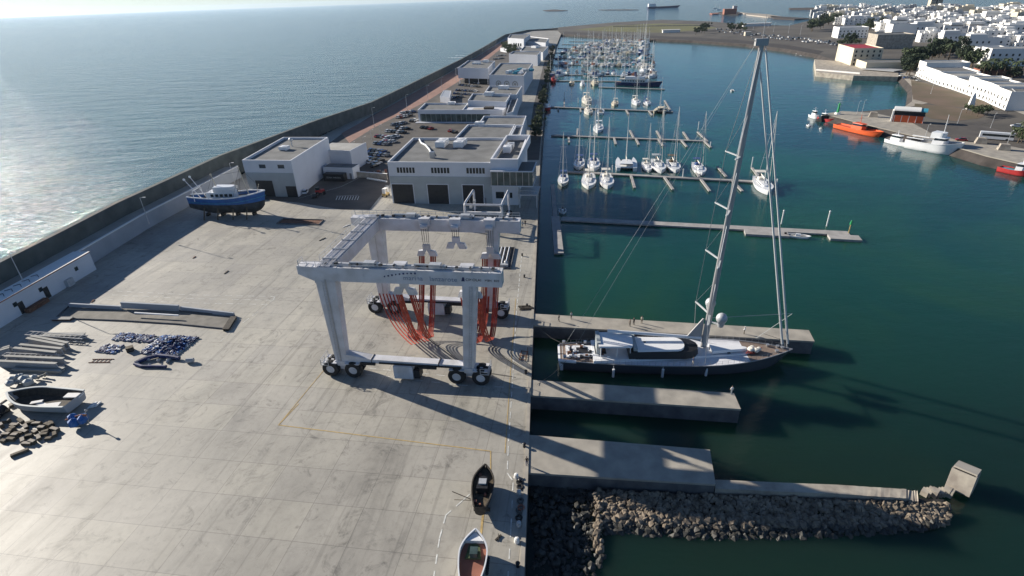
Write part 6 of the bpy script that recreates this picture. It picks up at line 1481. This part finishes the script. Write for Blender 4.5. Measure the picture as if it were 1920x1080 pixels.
# things on the wharf
t = thing('green_beacon', 'bright green harbour light on a white base at the tip of the wharf', 'beacon', P(1570,214,0)); b = MB(); b.tube((0,0,0),(0,0,1.5),2.2,1.8,14); b.build('base', 'town_white', t); b = MB(); b.tube((0,0,1.5),(0,0,8),.9,.6,12); b.build('tower', 'green', t); b = MB(); b.tube((0,0,8),(0,0,8.2),1.3,1.3,12); b.tube((0,0,8.2),(0,0,9.4),.5,.4,10); b.build('lantern', 'green', t); t.scale = (.7,.7,.62)
t = thing('covered_stand', 'long orange walled stand under a rounded white canopy on the wharf', 'stand', P(1672,228,0), R(-33)); b = MB(); b.box(0,28,0,5,.0,4.0); b.build('wall', 'orange', t); b = MB()
for k in range(5): b.box(1+k*6.6,1.5+k*6.6,-.15,0,0,4)
b.each('panel_joint', 'town_white', t); b = MB(); b.box(-.3,28.3,-.4,5.5,4.0,4.5); b.box(0,28,.8,4.8,4.5,6.6); b.build('upper_floor', 'dark', t)
b = MB(); b.loft([[(x,2.7+3.6*math.cos(a*math.pi/10),6.6+1.9*math.sin(a*math.pi/10)) for a in range(11)] for x in (-.5,23.5)]); b.build('canopy', 'town_white', t, smooth=False)
b = MB(); b.loft([[(x,2.7+3.3*math.cos(a*math.pi/10),6.4+1.7*math.sin(a*math.pi/10)) for a in range(11)] for x in (23.5,29.5)]); b.build('canopy_end', 'turquoise', t)
b = MB(); b.box(-1.5,0,-.5,5.5,0,6.4); b.build('end_frame', 'town_white', t); t.scale = (.45, .8, .82)
t = thing('coach', 'white coach with dark windows parked on the wharf road', 'bus', P(1866,262,0), R(-35)); b = MB(); b.box(-6,6,-1.25,1.25,.45,1.6); b.box(-6,6,-1.2,1.2,2.6,3.3); b.box(-6,-5.2,-1.22,1.22,1.6,2.6); b.build('body', 'boat_white', t); b = MB(); b.box(-5.2,5.95,-1.18,1.18,1.6,2.6); b.build('window', 'glass', t)
t.scale = (.95,.95,.95); b = MB()
for x in (-3.8,3.8):
    for s_ in (-1,1): b.tube((x,s_*1.0,.5),(x,s_*1.28,.5),.5,.5,12)
b.each('wheel', 'rubber', t)
for k, (x, y) in enumerate([(1881,281),(1838,269),(1637,219)]):
    t = thing('concrete_block', f'pale concrete block on the wharf, {nth(k)} counted from the right edge', 'concrete block', P(x,y,0), R(-30)); b = MB(); b.hexa([(-2,-1.6,0),(2,-1.6,0),(2,1.6,0),(-2,1.6,0)],[(-1.5,-1.3,2.4),(1.5,-1.3,2.4),(1.2,1.3,2.4),(-1.5,1.3,2.4)]); b.build('block', 'pale_stone', t)
sheet('harbour_kerb', [(1540,214),(1556,217),(1610,231),(1680,248),(1760,267),(1830,288),(1850,294),(1920,310),(1990,323),(1990,320),(1920,308),(1850,292),(1830,286),(1760,265.5),(1680,246.8),(1610,229.8),(1556,216)], .10, 'town_cream')
# islets, castle, ships, outer breakwater
def islet(label, px_, m, z=1.2, name='islet', cat='islet'):
    c = P(*px_[0], -3); t = thing(name, label, cat, (c.x,c.y,-3)); pts = [local(t, P(x,y,-3)) for x, y in px_]
    if sum((a.x*d.y-d.x*a.y) for a, d in zip(pts, pts[1:]+pts[:1])) < 0: pts.reverse()
    ce = sum(pts, Vector())/len(pts); b = MB(); b.hexa([(p.x,p.y,-1) for p in pts], [((p*.93+ce*.07).x,(p*.93+ce*.07).y,z+2) for p in pts]); b.build('rock', m, t); return t
islet('long low dark reef far out beyond the causeway', [(1017,19.5),(1040,18),(1066,20),(1050,21.5),(1025,21.5)], 'shore_rock', -.6)
islet('sandy spit running right from the castle islet', [(1385,24),(1440,28),(1470,33),(1440,33.5),(1400,29)], 'pale_stone', 0)
islet('dark low rocks right of the sandy spit', [(1440,31),(1490,34),(1520,36),(1490,38),(1450,36)], 'shore_rock', 0)
islet('dark islet that carries the brown castle', [(1345,24),(1380,22.5),(1392,26),(1385,29),(1355,29)], 'shore_rock', .5)
islet('faint low reef left of the cargo ship', [(1120,18.5),(1180,18),(1200,18.7),(1180,19.3),(1130,19.5)], 'shore_rock', -1)
islet('dark low breakwater far out in front of the town', [(1478,16.5),(1535,16),(1536,18.5),(1480,18.3)], 'shore_rock', 1)
islet('red brown flat rock just left of the castle', [(1330,26),(1345,25),(1348,27),(1335,27.5)], 'brick', 0)
t = thing('castle', 'small square reddish castle on the islet far behind the mast', 'castle', P(1370,26,0), R(-10)); b = MB(); b.box(-20,12,-14,14,-1,13); b.build('wall', 'brick', t); b = MB(); b.box(4,14,-8,8,-1,20); b.build('keep', 'town_grey', t)
t = thing('cargo_ship', 'white and dark cargo ship passing far out at sea', 'ship', P(1245,15,WL), R(2)); b, dk = hull_mb(150, 22, 7, 2, 1, n=12, full=.6, tr=.8); b.build('hull', 'navy', t); deck_mb(dk, .1).build('deck', 'roof_grey', t); b = MB(); b.box(-72,-40,-9,9,7,19); b.build('superstructure', 'boat_white', t)
for k, (x, y) in enumerate([(1341,15.5),(1348,18)]):
    t = thing('anchored_yacht', ('left','right')[k]+' one of two tiny white sails anchored left of the castle', 'sailing boat', P(x,y,WL)); b, dk = hull_mb(16, 5, 1.5, .4, .3, n=8); b.build('hull', 'boat_white', t); b = MB(); b.tube((1,0,1),(1,0,20),.3,.2,6); b.build('mast', 'mast_white', t)
t = thing('causeway_pavilion', 'low white flat pavilion by the lawn on the causeway', 'building', P(1258,61,0), R(-5)); b = MB(); b.box(-14,14,-4,4,0,4); b.build('wall', 'town_white', t); b = MB(); b.box(-15,15,-5,5,4,4.5); b.build('roof', 'town_white', t)
t = thing('causeway_shed', 'long white roofed shed beyond the parked cars on the causeway', 'building', P(1418,49,0), R(-8)); b = MB(); b.box(-24,24,-5,5,0,4.5); b.build('wall', 'town_white', t); b = MB(); b.box(-25,25,-6,6,4.5,5); b.build('roof', 'town_white', t)
t = thing('causeway_kiosk', 'pale square kiosk among the shrubs left of the mast top', 'building', P(1401,67,0), R(-8)); b = MB(); b.box(-4,4,-4,4,0,5); b.build('wall', 'town_cream', t); b = MB(); b.box(-4.5,4.5,-4.5,4.5,5,5.4); b.build('roof', 'town_grey', t)
t = thing('low_causeway_wall', 'long pale low wall along the seaward side of the lawn', 'wall', P(1150,50,0), 0); a, c = P(1150,48,0), P(1330,46,0); b = MB(); b.bar(Vector((0,0,.6)), Vector((c.x-a.x,c.y-a.y,.6)), 3, 1.6); b.build('wall', 'pale_stone', t)
# ------------------------------------------------------------------ boulder bank and toppled block
def rock_mesh(seed):
    rq = random.Random(seed); bm = bmesh.new(); bmesh.ops.create_icosphere(bm, subdivisions=1, radius=1)
    sx, sy, sz = rq.uniform(.8,1.2), rq.uniform(.75,1.1), rq.uniform(.6,.9)
    for v in bm.verts: k = rq.uniform(.78,1.15); v.co = Vector((v.co.x*sx*k, v.co.y*sy*k, v.co.z*sz*k))
    me = bpy.data.meshes.new('boulder'); bm.to_mesh(me); bm.free(); return me
def bank(px, py, rq):
    "surface height of the bank at a pixel: high by the wall, under water at the outer edge"
    return 0
RM = [rock_mesh(k) for k in range(9)]; RW = []
for me in RM: me.materials.append(M['rock']); m2 = me.copy(); m2.materials.clear(); m2.materials.append(M['rock_wet_shade']); RW.append(m2)
rr = random.Random(19); spots = []
def bankz(f): return -1.95-1.4*f
# a dark coloured core that stands for the shade in the gaps
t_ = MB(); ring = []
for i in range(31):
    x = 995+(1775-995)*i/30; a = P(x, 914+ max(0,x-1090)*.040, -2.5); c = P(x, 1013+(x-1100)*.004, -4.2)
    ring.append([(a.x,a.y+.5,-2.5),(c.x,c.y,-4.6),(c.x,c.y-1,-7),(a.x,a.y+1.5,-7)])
t_.loft(ring); struct(t_, 'bank_core', 'rock_wet_shade')
for k in range(8500):
    x = rr.uniform(1000,1778); f = rr.random(); 
    yt = 918+max(0,x-1090)*.042; yb = 1003+14*math.sin((x-1100)/600*3.14) if x > 1130 else 1080
    if x > 1700: f = f*(1-(x-1700)/90*.35)
    y = yt+(yb-yt)*f; z = bankz(f)
    if x < 1115 and f > .0: y = rr.uniform(895,1110); z = -2.9+rr.uniform(-.2,.35)-.002*(y-900)
    s_ = rr.choice([.13,.15,.17,.19,.21,.25,.3,.36,.42,.56])*(1.15 if f > .5 else .95)
    p = P(x, y, z); p.z += s_*.15; spots.append((s_*(1 if z > -3.3 else .55), p, f, x))
spots.sort(key=lambda q: -q[0])
rest = MB(); rest.m = []
n = 0
for s_, p, f, x in spots:
    shade = x < 1115 or p.z < -2.78-.15*rr.random()  # low stones are wet; the left end is coloured dark as shade
    if n < 300 and p.z > -3.4 and x > 1040 or False:
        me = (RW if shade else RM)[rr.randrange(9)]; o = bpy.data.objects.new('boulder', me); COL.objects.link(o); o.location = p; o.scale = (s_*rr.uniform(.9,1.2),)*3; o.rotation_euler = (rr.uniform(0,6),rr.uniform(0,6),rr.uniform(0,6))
        tag(o, f"{'wet or shade-toned dark' if shade else 'pale brown'} boulder, {nth(n%90)} {'biggest' if n < 90 else 'middling' if n < 180 else 'smaller' if n < 270 else 'least'} one in the bank's {'left' if x < 1330 else 'middle' if x < 1560 else 'right'} part", 'boulder', 'boulders of the bank'); n += 1
    else:
        me = RM[rr.randrange(9)]; mx = Matrix.Translation(p) @ Matrix.Rotation(rr.uniform(0,6), 4, Vector((rr.random()+.01,rr.random(),rr.random())).normalized()) @ Matrix.Scale(s_, 4)
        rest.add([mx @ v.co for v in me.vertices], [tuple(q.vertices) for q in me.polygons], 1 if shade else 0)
tag(rest.build('rubble', ['rock','rock_wet_shade']), 'mass of smaller brown stones between the boulders of the bank', 'rubble', kind='stuff')
# toppled concrete block
t = thing('toppled_block', 'tilted pale concrete block with an open top at the end of the crumbling wall', 'concrete block', P(1800,912,-2.6), R(38)); t.scale = (.82,.82,.82)
T = Matrix.Rotation(R(19), 4, 'Y') @ Matrix.Rotation(R(-4), 4, 'X')
def tb(name, m, *boxes):
    b = MB(); b.T = Matrix.Translation((0,0,.2)) @ T
    for q in boxes: b.box(*q)
    return b.build(name, m, t)
tb('wall', 'pale_stone', (-2.1,2.1,-1.7,1.7,-.6,2.3)); tb('rim', 'pale_stone', (-2.1,2.1,-1.7,-1.45,2.3,3.0),(-2.1,2.1,1.45,1.7,2.3,3.0),(-2.1,-1.85,-1.45,1.45,2.3,3.0)); tb('recess', 'dark', (-1.85,2.05,-1.45,1.45,2.3,2.34))
tb('roof_slab', 'walkway', (-1.3,2.6,-1.6,1.6,3.02,3.3))
b = MB(); rq = random.Random(4)
for k in range(9):
    p = local(t, P(1722+k*7, 921+rq.uniform(-2,3), -2.0)); b.box(p.x-.6,p.x+.6,p.y-.5,p.y+.5,p.z-1.2,p.z+rq.uniform(-.1,.5))
b.each('broken_concrete', 'pale_stone', t)
# ------------------------------------------------------------------ air
b = MB(); b.box(-15500, 16500, -2500, 30500, -8, 160); hz = b.build('haze', 'white'); hz.data.materials.clear()
hm = bpy.data.materials.new('haze'); hm.use_nodes = True; hn = hm.node_tree.nodes; hn.clear()
pv = hn.new('ShaderNodeVolumePrincipled'); pv.inputs['Color'].default_value = (.66, .82, 1.0, 1); pv.inputs['Density'].default_value = .00003; pv.inputs['Anisotropy'].default_value = .35
ho = hn.new('ShaderNodeOutputMaterial'); hm.node_tree.links.new(pv.outputs[0], ho.inputs['Volume']); hz.data.materials.append(hm)
tag(hz, 'thin sea haze over the harbour', 'haze', kind='stuff')
sc.cycles.volume_bounces = 0
